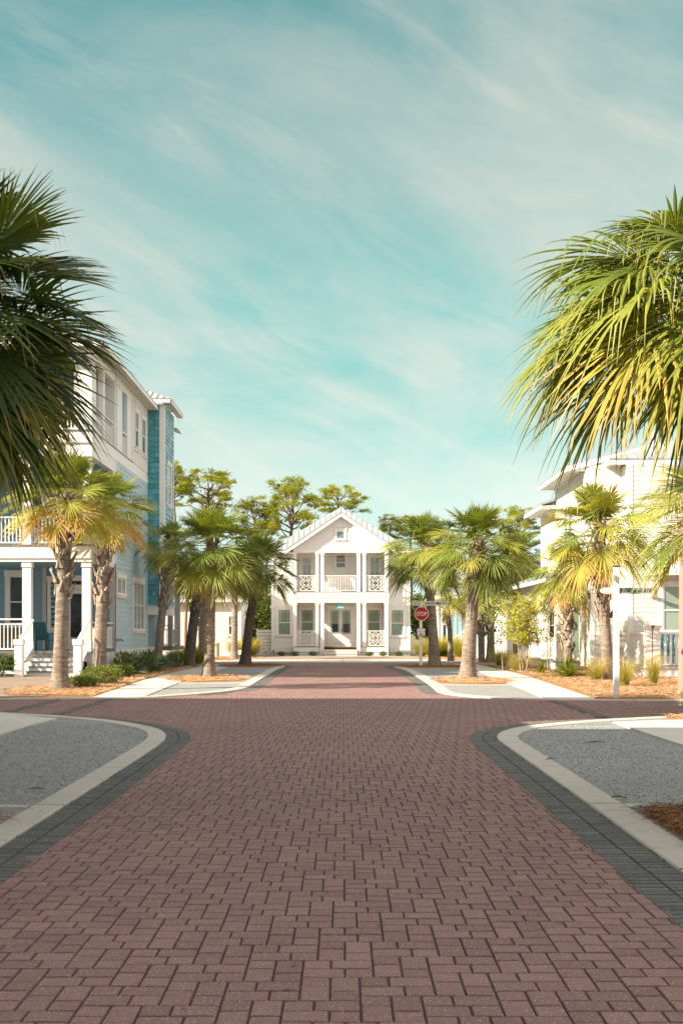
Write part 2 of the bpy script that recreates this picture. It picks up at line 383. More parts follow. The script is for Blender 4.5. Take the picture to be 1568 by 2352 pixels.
# kerb outer edges (on the road side); the island lies on the side given by sgn
KNL = [(-2.67, -12), (-2.67, 6), (-2.68, 12.6), (-2.70, 15.6), (-2.73, 17.2), (-2.82, 18.1), (-3.0, 18.9), (-3.33, 19.7), (-3.95, 20.7), (-4.61, 21.5), (-5.57, 22.3), (-6.5, 22.9), (-7.4, 23.3), (-9, 23.6), (-16, 23.7)]
KNR = [(2.36, -12), (2.36, 6), (2.38, 11.6), (2.38, 16.2), (2.40, 17.6), (2.52, 18.4), (2.72, 19.0), (3.1, 19.75), (3.68, 20.4), (4.32, 20.95), (5.13, 21.5), (6.75, 22.3), (9, 22.6), (16, 22.7)]
KFL = [(-16, 27.7), (-8.4, 27.7), (-5.2, 28.4), (-4.1, 29.5), (-3.3, 31.0), (-2.95, 32.2), (-2.80, 34), (-2.82, 40), (-2.85, 48), (-2.72, 52), (-2.75, 53.6), (-3.0, 54.8), (-3.7, 55.8), (-4.7, 56.5), (-6, 56.8), (-16, 56.9)]
KFR = [(16, 27.1), (8, 27.1), (5.3, 27.4), (3.5, 28.4), (2.85, 29.6), (2.60, 31), (2.66, 34), (2.7, 40), (2.62, 48), (2.36, 52), (2.40, 53.6), (2.7, 54.9), (3.3, 55.9), (4.2, 56.5), (6, 56.8), (16, 56.9)]
K = {'nl': (smoothline(KNL), 1), 'nr': (smoothline(KNR), -1), 'fl': (smoothline(KFL), 1), 'fr': (smoothline(KFR), -1)}
ISL = {}
for k, (p, s) in K.items():
    # island polygon for culling bricks: path closed far outside
    if k[0] == 'n': ISL[k] = offset(p, -.31*s)+[(-30*s, p[-1][1]), (-30*s, -12)]
    else: ISL[k] = offset(p, .02*s)+[(-30*s, p[-1][1]), (-30*s, p[0][1])]
def road_area(x, y):
    for k in ISL:
        if inside(ISL[k], x, y): return False
    return True
# ---- pavers, laid in the pinwheel pattern of 6x9 and 6x6 stones
U = .0705
def paver(mb, x0, y0, x1, y1, z, lod, rnd):
    g = .0012+rnd.random()*.0012; x0 += g; y0 += g; x1 -= g; y1 -= g
    z += rnd.uniform(-.0018, .0014)+.004*mnoise.noise(Vector((x0*.6, y0*.4, 0))); tx = rnd.uniform(-.012, .012); ty = rnd.uniform(-.012, .012); cx = (x0+x1)/2; cy = (y0+y1)/2
    def Z(x, y, dz=0): return z+dz+(x-cx)*tx+(y-cy)*ty
    if lod == 2:
        mb.quad((x0, y0, z), (x1, y0, z), (x1, y1, z), (x0, y1, z)); return
    if lod == 1:
        b = .007; n = len(mb.v)
        mb.v += [(x0, y0, z-.010), (x1, y0, z-.010), (x1, y1, z-.010), (x0, y1, z-.010)]
        mb.v += [(x, y, Z(x, y)) for x, y in ((x0+b, y0+b), (x1-b, y0+b), (x1-b, y1-b), (x0+b, y1-b))]
        mb.f += [(n+4, n+5, n+6, n+7)]+[(n+i, n+(i+1) % 4, n+4+(i+1) % 4, n+4+i) for i in range(4)]; return
    def ring(i, c, j=0.0):
        o = []
        for (sx, sy, ex, ey) in ((x0, y0, 1, 1), (x1, y0, -1, 1), (x1, y1, -1, -1), (x0, y1, 1, -1)):
            a = (sx+ex*i, sy+ey*(i+c)); b = (sx+ex*(i+c), sy+ey*i)
            o += [a, b] if (ex*ey > 0) else [b, a]
        return o
    n = len(mb.v)
    for i, c, dz in ((0, .005, -.010), (.002, .007, -.0035), (.0065, .008, 0)):
        mb.v += [(x, y, Z(x, y, dz)) for x, y in ring(i, c)]
    mb.f.append(tuple(n+16+i for i in range(8)))
    for r in (0, 8): mb.f += [(n+r+i, n+r+(i+1) % 8, n+r+8+(i+1) % 8, n+r+8+i) for i in range(8)]
rnd = random.Random(3)
mb = MB()
M1 = [(0, 0, 3, 2), (3, 0, 5, 2), (0, 2, 2, 4), (2, 2, 5, 4)]; M2 = [(1, 4, 3, 7), (1, 7, 3, 9), (3, 4, 5, 6), (3, 6, 5, 9)]
XO, YO = -.06, 4.0
for j in range(-6, 95):
    for i in range(-120, 120):
        ox = -4*i+1*j; oy = 4*i+9*j
        bx = XO+ox*U; by = YO+oy*U
        if by < 2.6 or by > 60 or abs(bx) > 15.2: continue
        if abs(bx) > 3.3 and not (17 < by < 29.5 or by > 52.5): continue
        if abs(bx) > .36*by+1.5: continue
        for (a, b, c, d) in M1+M2:
            x0, y0, x1, y1 = bx+a*U, by+b*U, bx+c*U, by+d*U
            cx, cy = (x0+x1)/2, (y0+y1)/2
            if not road_area(cx, cy): continue
            if 22.0 < cy < 28 and (abs(cx+5.75) < .11 or abs(cx+6.95) < .11 or abs(cx-5.1) < .11): continue
            paver(mb, x0, y0, x1, y1, 0, 0 if cy < 11 else (1 if cy < 30 else 2), rnd)
struct(mb, 'brick_road', M['brick'])
mb = MB()
for cx in (-5.75, -6.95, 5.1):
    y = 22.2
    while y < 27.6:
        if road_area(cx, y): paver(mb, cx-.12, y, cx+.12, y+.1, .0075, 1, rnd)
        y += .1
# charcoal border courses
def band(mb, path, s, z=.004):
    for course in (0, 1):
        ww_ = .198 if s > 0 else .218; c0, c1 = course*ww_, (course+1)*ww_
        P = resample(offset(path, -s*(c0+c1)/2), .1025)
        for i in range(len(P)-1):
            (ax, ay), (bx, by) = P[i], P[i+1]
            if ay < 2.5 or abs(ax) > 14: continue
            tx, ty = bx-ax, by-ay; l = math.hypot(tx, ty); tx /= l; ty /= l; g = .003; w = (c1-c0)/2-g
            zz = z+rnd.uniform(-.0012, .0012); L = l-g*2; cx, cy = (ax+bx)/2, (ay+by)/2
            def q(h, d, zc): return [(cx+tx*u*(L/2-d)-ty*v*(w-d), cy+ty*u*(L/2-d)+tx*v*(w-d), zc) for u, v in ((-1, -1), (1, -1), (1, 1), (-1, 1))]
            n = len(mb.v); mb.v += q(0, 0, zz-.010)+q(0, .006, zz); mb.f.append((n+4, n+5, n+6, n+7))
            for k in range(4): mb.f.append((n+k, n+(k+1) % 4, n+4+(k+1) % 4, n+4+k))
band(mb, K['nl'][0], 1); band(mb, K['nr'][0], -1)
for k in ('fl', 'fr'): band(mb, K[k][0][18:-8], K[k][1], .004)
struct(mb, 'charcoal_border', M['band'])
# kerbs: ribbons with real thickness, expansion joints left open
def kerb(path, s, w, z, seg=3.0):
    mb = MB(); P = resample(path, .5 if True else seg); A = P; B = offset(P, s*w); n = len(P); per = 6
    i = 0
    while i < n-1:
        j = min(i+per, n-1)
        a = A[i:j+1]; b = B[i:j+1]
        def sh(p, q, e): L = math.dist(p, q) or 1; return (p[0]+(q[0]-p[0])*e/L, p[1]+(q[1]-p[1])*e/L)
        a = [sh(a[0], a[1], .011)]+a[1:-1]+[sh(a[-1], a[-2], .011)]; b = [sh(b[0], b[1], .011)]+b[1:-1]+[sh(b[-1], b[-2], .011)]
        for k in range(len(a)-1):
            e = .012
            def inn(p, q): return (p[0]+(q[0]-p[0])*e/w, p[1]+(q[1]-p[1])*e/w)
            a0, a1, b0, b1 = a[k], a[k+1], b[k], b[k+1]; A0, A1, B0, B1 = inn(a0, b0), inn(a1, b1), inn(b0, a0), inn(b1, a1)
            mb.quad((*A0, z), (*A1, z), (*B1, z), (*B0, z)); mb.quad((*a0, z-.012), (*a1, z-.012), (*A1, z), (*A0, z)); mb.quad((*B0, z), (*B1, z), (*b1, z-.012), (*b0, z-.012))
            mb.quad((*a0, -.03), (*a1, -.03), (*a1, z-.012), (*a0, z-.012)); mb.quad((*b0, z-.012), (*b1, z-.012), (*b1, -.03), (*b0, -.03))
        mb.quad((*a[0], -.03), (*b[0], -.03), (*b[0], z-.012), (*a[0], z-.012)); mb.quad((*a[-1], -.03), (*b[-1], -.03), (*b[-1], z-.012), (*a[-1], z-.012))
        i = j
    return mb
for k, w in (('nl', .29), ('nr', .33), ('fl', .38), ('fr', .38)):
    p, s = K[k]; struct(kerb([q for q in p if q[1] > -3], s, w, .028), 'kerb', M['kerb'])
# gravel parking strips
GX = {}
for k in K:
    p, s = K[k]; ins = offset(p, s*.26)
    far = -12*s if k[0] == 'n' else -11*s
    if k[0] == 'n': poly = ins+[(far, ins[-1][1]), (far, -12)]
    else: poly = ins+[(far, ins[-1][1]), (far, ins[0][1])]
    GX[k] = poly
    # triangulate by strips: sheet made of narrow quads from the kerb line outwards
    mb = MB()
    xs = []
    for i in range(len(ins)-1):
        a, b = ins[i], ins[i+1]
        if (k[0] == 'n' and abs(b[0]) <= 3.2) or (k[0] == 'f' and b[1]-a[1] > .05 and True):
            pass
    mb.poly([(x, y, .010) for x, y in poly]); o = struct(mb, 'gravel', M['gravel'])
# loose stones near the camera
mb = MB()
for k in ('nl', 'nr'):
    for q in range(9000):
        y = 9.5+(rnd.random()**.8)*11; x = (-1 if k == 'nl' else 1)*rnd.uniform(2.7, 7.5)
        if not inside(GX[k], x, y) or abs(x) > .32*y+.3: continue
        r = rnd.uniform(.006, .017); a = rnd.random()*6.28; n = len(mb.v)
        mb.v += [(x+r*math.cos(a+t*1.57)*rnd.uniform(.7, 1.2), y+r*math.sin(a+t*1.57)*rnd.uniform(.7, 1.2), .008) for t in range(4)]+[(x+rnd.uniform(-.3, .3)*r, y+rnd.uniform(-.3, .3)*r, .010+r*.8)]
        mb.f += [(n, n+1, n+4), (n+1, n+2, n+4), (n+2, n+3, n+4), (n+3, n, n+4)]
o = mb.build('gravel_stones', M['stone']); tag(o, 'loose grey gravel stones filling the parking strips beside the road', 'gravel', kind='stuff')
def sheet(name, mat, pts, z, thick=.0):
    mb = MB()
    if thick: mb.prism(pts, z-thick, z)
    else: mb.poly([(x, y, z) for x, y in pts])
    return struct(mb, name, mat)
def gp(*d): return [G(*p) for p in d]
def ccw(p):
    a = sum(p[i][0]*p[(i+1) % len(p)][1]-p[(i+1) % len(p)][0]*p[i][1] for i in range(len(p))); return p if a > 0 else p[::-1]
# sidewalks (slabs with open joints)
def walk(left, right, z=.034, step=1):
    n = len(left)
    for i in range(n-1):
        mb = MB(); (ax, ay), (bx, by) = left[i], left[i+1]; (cx, cy), (dx, dy) = right[i], right[i+1]; m = max(1, round(math.dist(left[i], left[i+1])/1.9))
        for k in range(m):
            t0, t1 = k/m+.004, (k+1)/m-.004
            L = lambda p, q, t: (p[0]+(q[0]-p[0])*t, p[1]+(q[1]-p[1])*t)
            mb.prism(ccw([L((ax, ay), (bx, by), t0), L((cx, cy), (dx, dy), t0), L((cx, cy), (dx, dy), t1), L((ax, ay), (bx, by), t1)]), -.03, z)
        struct(mb, 'sidewalk', M['concrete'])
walk(gp((212, 1604.5), (335, 1562), (455, 1532))+[(-6.7, 56.2)], gp((332, 1601.5), (428, 1563), (520, 1534))+[(-5.3, 56.2)])
walk(gp((1249, 1607), (1208, 1588), (1155, 1567.5))+[(5.6, 48), (5.5, 56.2)], gp((1374, 1611), (1275, 1577), (1217, 1557))+[(6.8, 48), (6.5, 56.2)])
sheet('sidewalk', M['concrete'], ccw(gp((0, 1640.5), (132, 1653.5), (70, 1669), (0, 1691))+[(-9, 18.2), (-9, 23.1)]), .030, .05)
sheet('sidewalk', M['concrete'], ccw(gp((1407, 1662.5), (1486, 1690), (1568, 1717))+[(7.4, 15.2), (9.5, 15.2), (9.5, 22.2)]), .040, .07)
# concrete apron strip and tan walk in front of the centre house
mb = MB()
x = -16
while x < 16: mb.prism([(x+.01, 59.6), (x+1.99, 59.6), (x+1.99, 65.2), (x+.01, 65.2)], -.03, .03); x += 2
struct(mb, 'concrete_apron', M['concrete'])
mb = MB(); y = 65.25
while y < 74.0:
    x = -5.8+(.1 if int(y/.2) % 2 else 0)
    while x < 5.6: paver(mb, x, y, x+.3, y+.2, .04, 2, rnd); x += .3
    y += .2
struct(mb, 'brick_path', M['tan'])
mb = MB(); y = 28.0
while y < 38.2:
    x = -16+(.12 if int(y/.2) % 2 else 0)
    while x < -7.6:
        if y > 28.2 and x < G(215, 1604)[0]-(y-28)*.18+.4: paver(mb, x, y, x+.24, y+.2, .045+max(0, (y-28.5))*.011, 2, rnd)
        x += .24
    y += .2
struct(mb, 'brick_path', M['tan'])
# ---- pine straw beds: a low mound with loose needles on it
def straw(name_label, pts, z=.05, n=2500, mat='straw', h=.05, big=.16, cat='pine straw'):
    n = int(n*2.2); pts = ccw(pts); cx = sum(p[0] for p in pts)/len(pts); cy = sum(p[1] for p in pts)/len(pts)
    xs = [p[0] for p in pts]; ys = [p[1] for p in pts]
    t = MB(); k = len(pts)
    ring2 = [(cx+(x-cx)*.86, cy+(y-cy)*.86) for x, y in pts]
    for i in range(k):
        j = (i+1) % k; t.quad((*pts[i], .0), (*pts[j], .0), (*ring2[j], z+h*.6), (*ring2[i], z+h*.6))
    t.poly([(x, y, z+h*.6) for x, y in ring2])
    base = t.build('pine_straw_bed', M['strawbase']); tag(base, kind='structure')
    m = MB(); c = 0; tries = 0
    while c < n and tries < n*6:
        tries += 1; x = rnd.uniform(min(xs), max(xs)); y = rnd.uniform(min(ys), max(ys))
        if not inside(pts, x, y): continue
        a = rnd.random()*6.28; L = big*rnd.uniform(.7, 1.6); w = rnd.uniform(.0016, .0032)*(1+big*1.5); zz = z+h*.55+rnd.random()*.03; b = rnd.uniform(-.5, .5)
        p0 = (x, y, zz); p1 = (x+math.cos(a)*L*.5, y+math.sin(a)*L*.5, zz+rnd.uniform(0, .035)); p2 = (x+math.cos(a)*L*.5+math.cos(a+b)*L*.5, y+math.sin(a)*L*.5+math.sin(a+b)*L*.5, zz-.01)
        sx, sy = -math.sin(a)*w, math.cos(a)*w
        k0 = len(m.v); m.v += [(p0[0]-sx, p0[1]-sy, p0[2]), (p0[0]+sx, p0[1]+sy, p0[2]+.004), (p1[0]-sx, p1[1]-sy, p1[2]), (p1[0]+sx, p1[1]+sy, p1[2]+.004), (p2[0], p2[1], p2[2])]
        m.f += [(k0, k0+1, k0+3, k0+2), (k0+2, k0+3, k0+4)]; c += 1
    o = m.build('pine_straw', M[mat]); tag(o, name_label, cat, kind='stuff'); return o
straw('orange pine straw under the blue house palms, beside the sidewalk on the left', gp((20, 1607), (212, 1605), (335, 1562), (455, 1532))+[(-6.7, 56)]+[(-8.8, 56), (-8.8, 44.2), (-8.6, 39.4), (-8.0, 36.6), (-8.6, 34), (-9.3, 31.2)], n=7000)
straw('orange pine straw bed running in front of the white houses on the right', gp((1374, 1611), (1275, 1577), (1217, 1557))+[(6.8, 48), (6.5, 56.2), (9.5, 56.2), (10.4, 44), (10.7, 39.6), (16, 39.6), (16, 27.4), (8.4, 27.3)], n=9000)
def ell(cx, cy, rx, ry, n=14): return [(cx+rx*math.cos(i*6.283/n)*rnd.uniform(.9, 1.08), cy+ry*math.sin(i*6.283/n)*rnd.uniform(.9, 1.08)) for i in range(n)]
straw('oval of pine straw around the foot of the big palm on the left gravel strip', ell(-4.72, 39.3, 1.45, 2.7), n=1300, z=.03, h=.04)
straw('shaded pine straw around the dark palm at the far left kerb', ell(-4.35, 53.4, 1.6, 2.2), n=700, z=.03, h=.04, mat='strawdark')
straw('oval of pine straw around the foot of the big palm on the right gravel strip', ell(4.35, 37.6, 1.35, 2.4), n=1300, z=.03, h=.04)
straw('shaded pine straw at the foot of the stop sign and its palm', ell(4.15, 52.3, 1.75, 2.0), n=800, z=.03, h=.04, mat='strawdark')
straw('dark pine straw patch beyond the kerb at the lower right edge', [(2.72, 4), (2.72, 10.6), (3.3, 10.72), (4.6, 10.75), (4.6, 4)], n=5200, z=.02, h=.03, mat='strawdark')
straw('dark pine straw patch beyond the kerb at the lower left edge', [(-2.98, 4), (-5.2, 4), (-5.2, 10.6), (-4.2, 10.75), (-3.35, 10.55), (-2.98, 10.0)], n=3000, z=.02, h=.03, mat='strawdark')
straw('sunlit pine straw corner beside the near right sidewalk', gp((1512, 1650), (1568, 1648))+[(9.5, 21.6), (9.5, 19.8)]+gp((1568, 1661), (1540, 1655)), n=700, z=.035, h=.03)
straw('pine straw under the grasses left of the centre house', [(-13, 61.8), (-6.0, 62.4), (-4.9, 68.5), (-5.0, 75), (-13, 75)], n=1800, z=.03, h=.04)
straw('pine straw under the grasses right of the centre house', [(4.9, 68.0), (6.0, 63.2), (13, 62.2), (13, 76), (4.9, 76)], n=1800, z=.03, h=.04)
mb = MB(); mb.prism([(2.7, 10.72), (7.5, 10.85), (7.5, 11.0), (2.7, 10.90)], -.03, .032); mb.prism([(-7.5, 10.72), (-3.0, 10.72), (-3.0, 10.84), (-7.5, 10.9)], -.03, .03)
mb.prism([(-6.0, 36.0), (-2.9, 36.0), (-2.9, 36.25), (-6.0, 36.25)], -.03, .03); mb.prism([(2.95, 34.8), (6.1, 34.8), (6.1, 35.05), (2.95, 35.05)], -.03, .03)
mb.prism([(-5.9, 50.6), (-3.1, 50.6), (-3.1, 50.9), (-5.9, 50.9)], -.03, .03); mb.prism([(3.0, 49.6), (6.1, 49.6), (6.1, 49.9), (3.0, 49.9)], -.03, .03)
struct(mb, 'kerb', M['kerb'])
# raised ground of the house lots
sheet('lot_soil', M['soil'], [(-22, 37.9), (-8.9, 37.9), (-8.9, 60), (-22, 60)], .14, .2)
sheet('lot_soil', M['soil'], [(9.6, 40.0), (22, 40.0), (22, 60), (9.6, 60)], .03, .08)

# moss tufts in the joint along the kerbs
mb = MB()
for k, s in (('nr', -1), ('nl', 1)):
    pts = [p for p in resample(K[k][0], .02) if 5 < p[1] < 15]
    for (x, y) in pts:
        if mnoise.noise(Vector((y*1.7, s*3.0, 0)))+mnoise.noise(Vector((y*8, s, 1)))*.5 < .18: continue
        for q in range(2):
            r = rnd.uniform(.006, .018); xx, yy = x+s*rnd.uniform(-.004, .014)*-1, y+rnd.uniform(-.02, .02); n = len(mb.v); a = rnd.random()*3
            mb.v += [(xx+r*math.cos(a+t*1.57), yy+r*1.5*math.sin(a+t*1.57), -.004) for t in range(4)]+[(xx, yy, .012+r*.5)]; mb.c += [(rnd.uniform(.1, .6), 0, 0)]*5
            mb.f += [(n, n+1, n+4), (n+1, n+2, n+4), (n+2, n+3, n+4), (n+3, n, n+4)]
o = mb.build('moss', M['bush']); tag(o, 'thin line of green moss in the joint along the near kerbs', 'moss', kind='stuff')
# ================================================================ PLANTS
def lerp(a, b, t): return a+(b-a)*t
def fan_leaf(mb, base, d, pet, Rr, nf, segs, rr, droop=.5, tint=.3, fold=.45, curl=.0, width=1.0, kp=.14):
    """one costapalmate fan leaf: petiole, then a pleated blade split into drooping fingers"""
    Z = Vector((0, 0, 1)); base = Vector(base); d = d.normalized()
    side = d.cross(Z)
    if side.length < .05: side = Vector((1, 0, 0))
    side.normalize(); sag = pet*.22*(1-abs(d.z)*.5)*rr.uniform(.6, 1.4)
    pts = [base+d*pet*t-Z*sag*t*t for t in (0, .33, .66, 1)]
    k = len(mb.v); wp = .022*max(.6, Rr)
    for i, p in enumerate(pts):
        w = wp*(1-.45*i/3); mb.v += [tuple(p-side*w), tuple(p+side*w), tuple(p-Z*w*.8)]; mb.c += [(min(1, tint+.12), .0, 0)]*3
    for i in range(3):
        q = k+i*3
        mb.f += [(q, q+3, q+4, q+1), (q+1, q+4, q+5, q+2), (q+2, q+5, q+3, q)]
    a = (pts[3]-pts[2]).normalized(); s = a.cross(Z)
    if s.length < .05: s = side
    s.normalize(); s = (s+Z*rr.uniform(-.35, .35)).normalized(); n = s.cross(a).normalized(); hub = pts[3]; tm = R(rr.uniform(98, 122))
    dth = 2*tm/(nf-1)
    for f in range(nf):
        th = -tm+f*dth+rr.uniform(-.25, .25)*dth; ct, st = math.cos(th), math.sin(th)
        L = Rr*(.72+.30*math.cos(th*.75))*rr.uniform(.9, 1.08)
        d0 = (a*ct+s*st+n*(.32*abs(st))-Z*(.16*max(0, ct))).normalized()
        nn = (n-d0*n.dot(d0)).normalized(); wd = nn.cross(d0).normalized()
        c0 = Rr*.16*max(0, ct); st0 = hub+a*c0-Z*c0*.3; dl = L-c0
        dr = droop*rr.uniform(.55, 1.5); kink = rr.random() < kp; kr = rr.uniform(.5, .75)
        q = len(mb.v); tw = rr.uniform(-.25, .25); brown = rr.random()
        for i in range(segs+1):
            r = i/segs
            p = st0+d0*(dl*r*(1-.10*dr*r))-Z*(dr*dl*.42*r**2.6)
            if kink and r > kr: p = st0+d0*dl*(kr+(r-kr)*.25)-Z*(dr*dl*.42*kr**2.6+(r-kr)*dl*.9)
            hwm = L*.5*math.tan(dth*.5)*1.08
            hw = L*r*math.tan(dth*.5)*1.08 if r < .5 else hwm*(1-((r-.5)/.5)**1.5)*(.5 if kink and r > kr else .92)
            hw = max(hw, .0018)*width; w2 = wd*math.cos(tw*r)+nn*math.sin(tw*r)
            mb.v += [tuple(p-w2*hw-nn*hw*fold), tuple(p+nn*hw*fold*.3), tuple(p+w2*hw-nn*hw*fold)]
            tip = max(0, (r-.82)/.18)*(.9 if brown < .5 else .2)+curl*r
            mb.c += [(min(1, max(0, tint+curl*r*.5+rr.uniform(-.03, .03))), min(1, tip), 0)]*3
        for i in range(segs):
            e = q+i*3; mb.f += [(e, e+3, e+4, e+1), (e+1, e+4, e+5, e+2)]
def crown_mesh(seed, n=30, nf=34, segs=5, pet=.85, Rr=.95, lo=-48, hi=84, dead=.12, droop=.6, young=.15, tint=.3, width=.86, dirs=None, kp=.14):
    rr = random.Random(seed); mb = MB(); gold = 2.39996; rot = rr.random()*6
    for i in range(n):
        t = (i+.5)/n; el = R(hi+(lo-hi)*t**.85+rr.uniform(-7, 7)); az = rot+i*gold+rr.uniform(-.2, .2)
        d = Vector((math.cos(az)*math.cos(el), math.sin(az)*math.cos(el), math.sin(el)))
        tn = tint+rr.uniform(-.16, .18); cu = 0
        if t > 1-dead: tn = rr.uniform(.42, .62); cu = rr.uniform(.35, .8)
        elif t > .75-dead and rr.random() < .35: tn = rr.uniform(.4, .55); cu = rr.uniform(.1, .5)
        s = lerp(.72, 1.0, min(1, t*2.2))
        fan_leaf(mb, (math.cos(az)*.1, math.sin(az)*.1, .05-t*.28), d, pet*s*rr.uniform(.85, 1.15), Rr*s*rr.uniform(.88, 1.1), nf, segs, rr, droop*lerp(.5, 1.25, t)*rr.uniform(.8, 1.2), tn, .45, cu, width, kp)
    if dirs:
        for az, el, p, r_, tn in dirs:
            d = Vector((math.cos(az)*math.cos(el), math.sin(az)*math.cos(el), math.sin(el))); fan_leaf(mb, (0, 0, -.05), d, p, r_, nf, segs, rr, droop, tn, .45, 0, width, kp)
    # spear of unopened leaves
    for k in range(4):
        az = rr.random()*6; fan_leaf(mb, (0, 0, 0), Vector((.12*math.cos(az), .12*math.sin(az), 1)), pet*.4, Rr*.75, 8, 4, rr, .1, .35, .6, 0, width)
    me_o = mb.build('crown_source', M['palm']); me = me_o.data; bpy.data.objects.remove(me_o); return me
CM = {}
def crown(key):
    if key not in CM:
        P = {'a': dict(seed=11, n=34), 'b': dict(seed=23, n=34, lo=-44), 'c': dict(seed=37, n=32, droop=.8), 'gold': dict(seed=41, n=44, dead=.24, lo=-30, droop=.5, tint=.42, hi=88), 'gold2': dict(seed=47, n=42, dead=.28, lo=-34, droop=.5, tint=.42),
             'gold3': dict(seed=43, n=46, dead=.10, lo=-50, tint=.50, hi=88, droop=.8), 'droop': dict(seed=53, n=30, lo=-55, droop=1.1, tint=.40), 'small': dict(seed=61, n=24, nf=26, segs=5, dead=.1, tint=.46), 'full': dict(seed=71, n=52, nf=36, segs=6, lo=-44, tint=.32, hi=88, dead=.0, droop=.55), 'full2': dict(seed=75, n=50, nf=34, segs=6, lo=-46, tint=.36, hi=88, dead=.03, droop=.65)}[key]
        CM[key] = crown_mesh(**P)
    return CM[key]
def palm(label, x, y, H, heart, r0, r1, zb, ck, cs=1.0, boots='lattice', zoff=0, rot=0.0, seed=1, bootn=None, crownmesh=None, mbark=None):
    rr = random.Random(seed*7+1); hx, hy = heart
    root = thing('palm_tree', (x, y, zoff), label, 'palm tree', 'palm trees along the brick road')
    def ax(z): t = z/H; return Vector((x+hx*t**1.25, y+hy*t**1.25, zoff+z))
    mb = MB(); n = int(H/.11)+1; m = 18; rings = []
    for i in range(n+1):
        z = H*i/n; c = ax(z); fl = 1+.55*math.exp(-z/.28)*(r0/r1 > 1.02)
        r = lerp(r0, r1, min(1, z/(zb if zb > .5 else H)))*fl*(1+.025*(rr.random()-.5)+.02*math.sin(z*3.1+seed)); k = len(mb.v); rings.append(k)
        for j in range(m):
            a = 6.28318*j/m; q = 1+.03*mnoise.noise(Vector((math.cos(a)*2+seed, math.sin(a)*2, z*2.3)))*2.2+.018*mnoise.noise(Vector((math.cos(a)*6, math.sin(a)*6+seed, z*16)))
            mb.v.append((c.x+math.cos(a)*r*q, c.y+math.sin(a)*r*q, c.z-(.06 if i == 0 else 0)))
    for i in range(n):
        for j in range(m): mb.f.append((rings[i]+j, rings[i]+(j+1) % m, rings[i+1]+(j+1) % m, rings[i+1]+j))
    mb.f.append(tuple(rings[-1]+j for j in range(m)))
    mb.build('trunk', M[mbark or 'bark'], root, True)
    # old leaf bases
    mb = MB(); zz = zb; i = 0
    if boots == 'lattice': L, out_, w, st = .40, .13, .085, .062
    elif boots == 'shag': L, out_, w, st = .36, .20, .07, .042
    else: L, out_, w, st = .20, .11, .085, .036
    if bootn: st = (H-zb)/bootn
    rb = lerp(r0, r1, 1)
    while zz < H-.02:
        for sgn in ((1, -1) if boots != 'tight' else (1 if i % 2 else -1,)):
            a = i*2.39996+(.0 if sgn > 0 else .35); l = L*rr.uniform(.75, 1.2); turn = sgn*rr.uniform(.35, .75); oo = out_*rr.uniform(.6, 1.4); N = 4; k = len(mb.v)
            for q in range(N+1):
                t = q/N; aa = a+turn*(t-.4); z = zz+l*t; c = ax(min(z, H)); c.z = zoff+z; r = rb+(.035 if boots == 'lattice' else .015)+oo*t**1.5; ww = w*(1-.42*t)*rr.uniform(.9, 1.1); th = (.040 if boots == 'lattice' else .026)*(1-.3*t)
                ra = Vector((math.cos(aa), math.sin(aa), 0)); ta = Vector((-math.sin(aa), math.cos(aa), 0))*ww
                p = c+ra*r
                for v in (p-ta-ra*th*.4, p-ta*.3+ra*th, p+ta*.3+ra*th, p+ta-ra*th*.4): mb.v.append(tuple(v))
            for q in range(N):
                e = k+q*4
                for u in range(3): mb.f.append((e+u, e+u+1, e+u+5, e+u+4))
                mb.f.append((e+3, e, e+4, e+7))
            mb.f.append((k+N*4, k+N*4+1, k+N*4+2, k+N*4+3))
        zz += st*rr.uniform(.8, 1.2)*(1 if boots == 'tight' else 2); i += 1
    mb.build('leaf_bases', M['boot' if boots != 'tight' else 'bootdark'], root, True)
    me = crownmesh or crown(ck)
    o = bpy.data.objects.new('crown', me); col.objects.link(o); o.parent = root
    h = ax(H)-Vector((x, y, zoff)); o.location = h; o.scale = (cs, cs, cs); o.rotation_euler = (R(rr.uniform(-5, 5)), R(rr.uniform(-5, 5)), rot)
    return root
def P(px, py): return G(px, py)
def palm_px(label, bx, by, cx, cy, zb_y, ck, cs, w0, w1, base_w=None, **k):
    X, Y = G(bx, by); pm = (by-HZ)/CH; H = (HZ-cy)/pm+1.7; zb = (HZ-zb_y)/pm+1.7
    return palm(label, X, Y, H-.15, ((cx-bx)/pm, 0), w0/2/pm, w1/2/pm, zb, ck, cs, **k)
palm_px('front palm left of the stairs, with orange dying fronds and pale crisscross leaf bases', 138, 1588, 154, 1122, 1376, 'gold', 1.06, 36, 30, boots='lattice', seed=1, rot=.6)
palm_px('second palm right of the stairs, orange fronds over boxwood shrubs', 229, 1561, 244, 1152, 1398, 'gold2', 1.08, 31, 26, boots='lattice', seed=2, rot=2.2)
palm_px('leaning palm before the teal tower, shaded smooth lower trunk', 362, 1540, 392, 1238, 1400, 'c', .86, 19, 18, boots='lattice', seed=3, rot=1.0)
palm_px('tall palm with full round crown in the left gravel strip', 480, 1557, 488, 1238, 1340, 'full', 1.2, 26, 22, boots='tight', seed=4, rot=.2)
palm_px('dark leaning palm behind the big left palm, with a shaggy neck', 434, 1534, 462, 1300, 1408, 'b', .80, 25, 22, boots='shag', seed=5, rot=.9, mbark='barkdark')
palm_px('slim palm trunk just behind the dark leaning palm on the left', 462, 1522, 472, 1300, 1385, 'c', .8, 15, 14, boots='tight', seed=6, rot=3.1)
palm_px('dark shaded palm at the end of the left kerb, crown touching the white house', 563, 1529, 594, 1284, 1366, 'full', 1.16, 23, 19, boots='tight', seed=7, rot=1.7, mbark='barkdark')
palm_px('pale trunked palm behind the dark kerb palm on the left', 538, 1516, 541, 1305, 1362, 'b', .95, 16, 13, boots='tight', seed=8, rot=2.9)
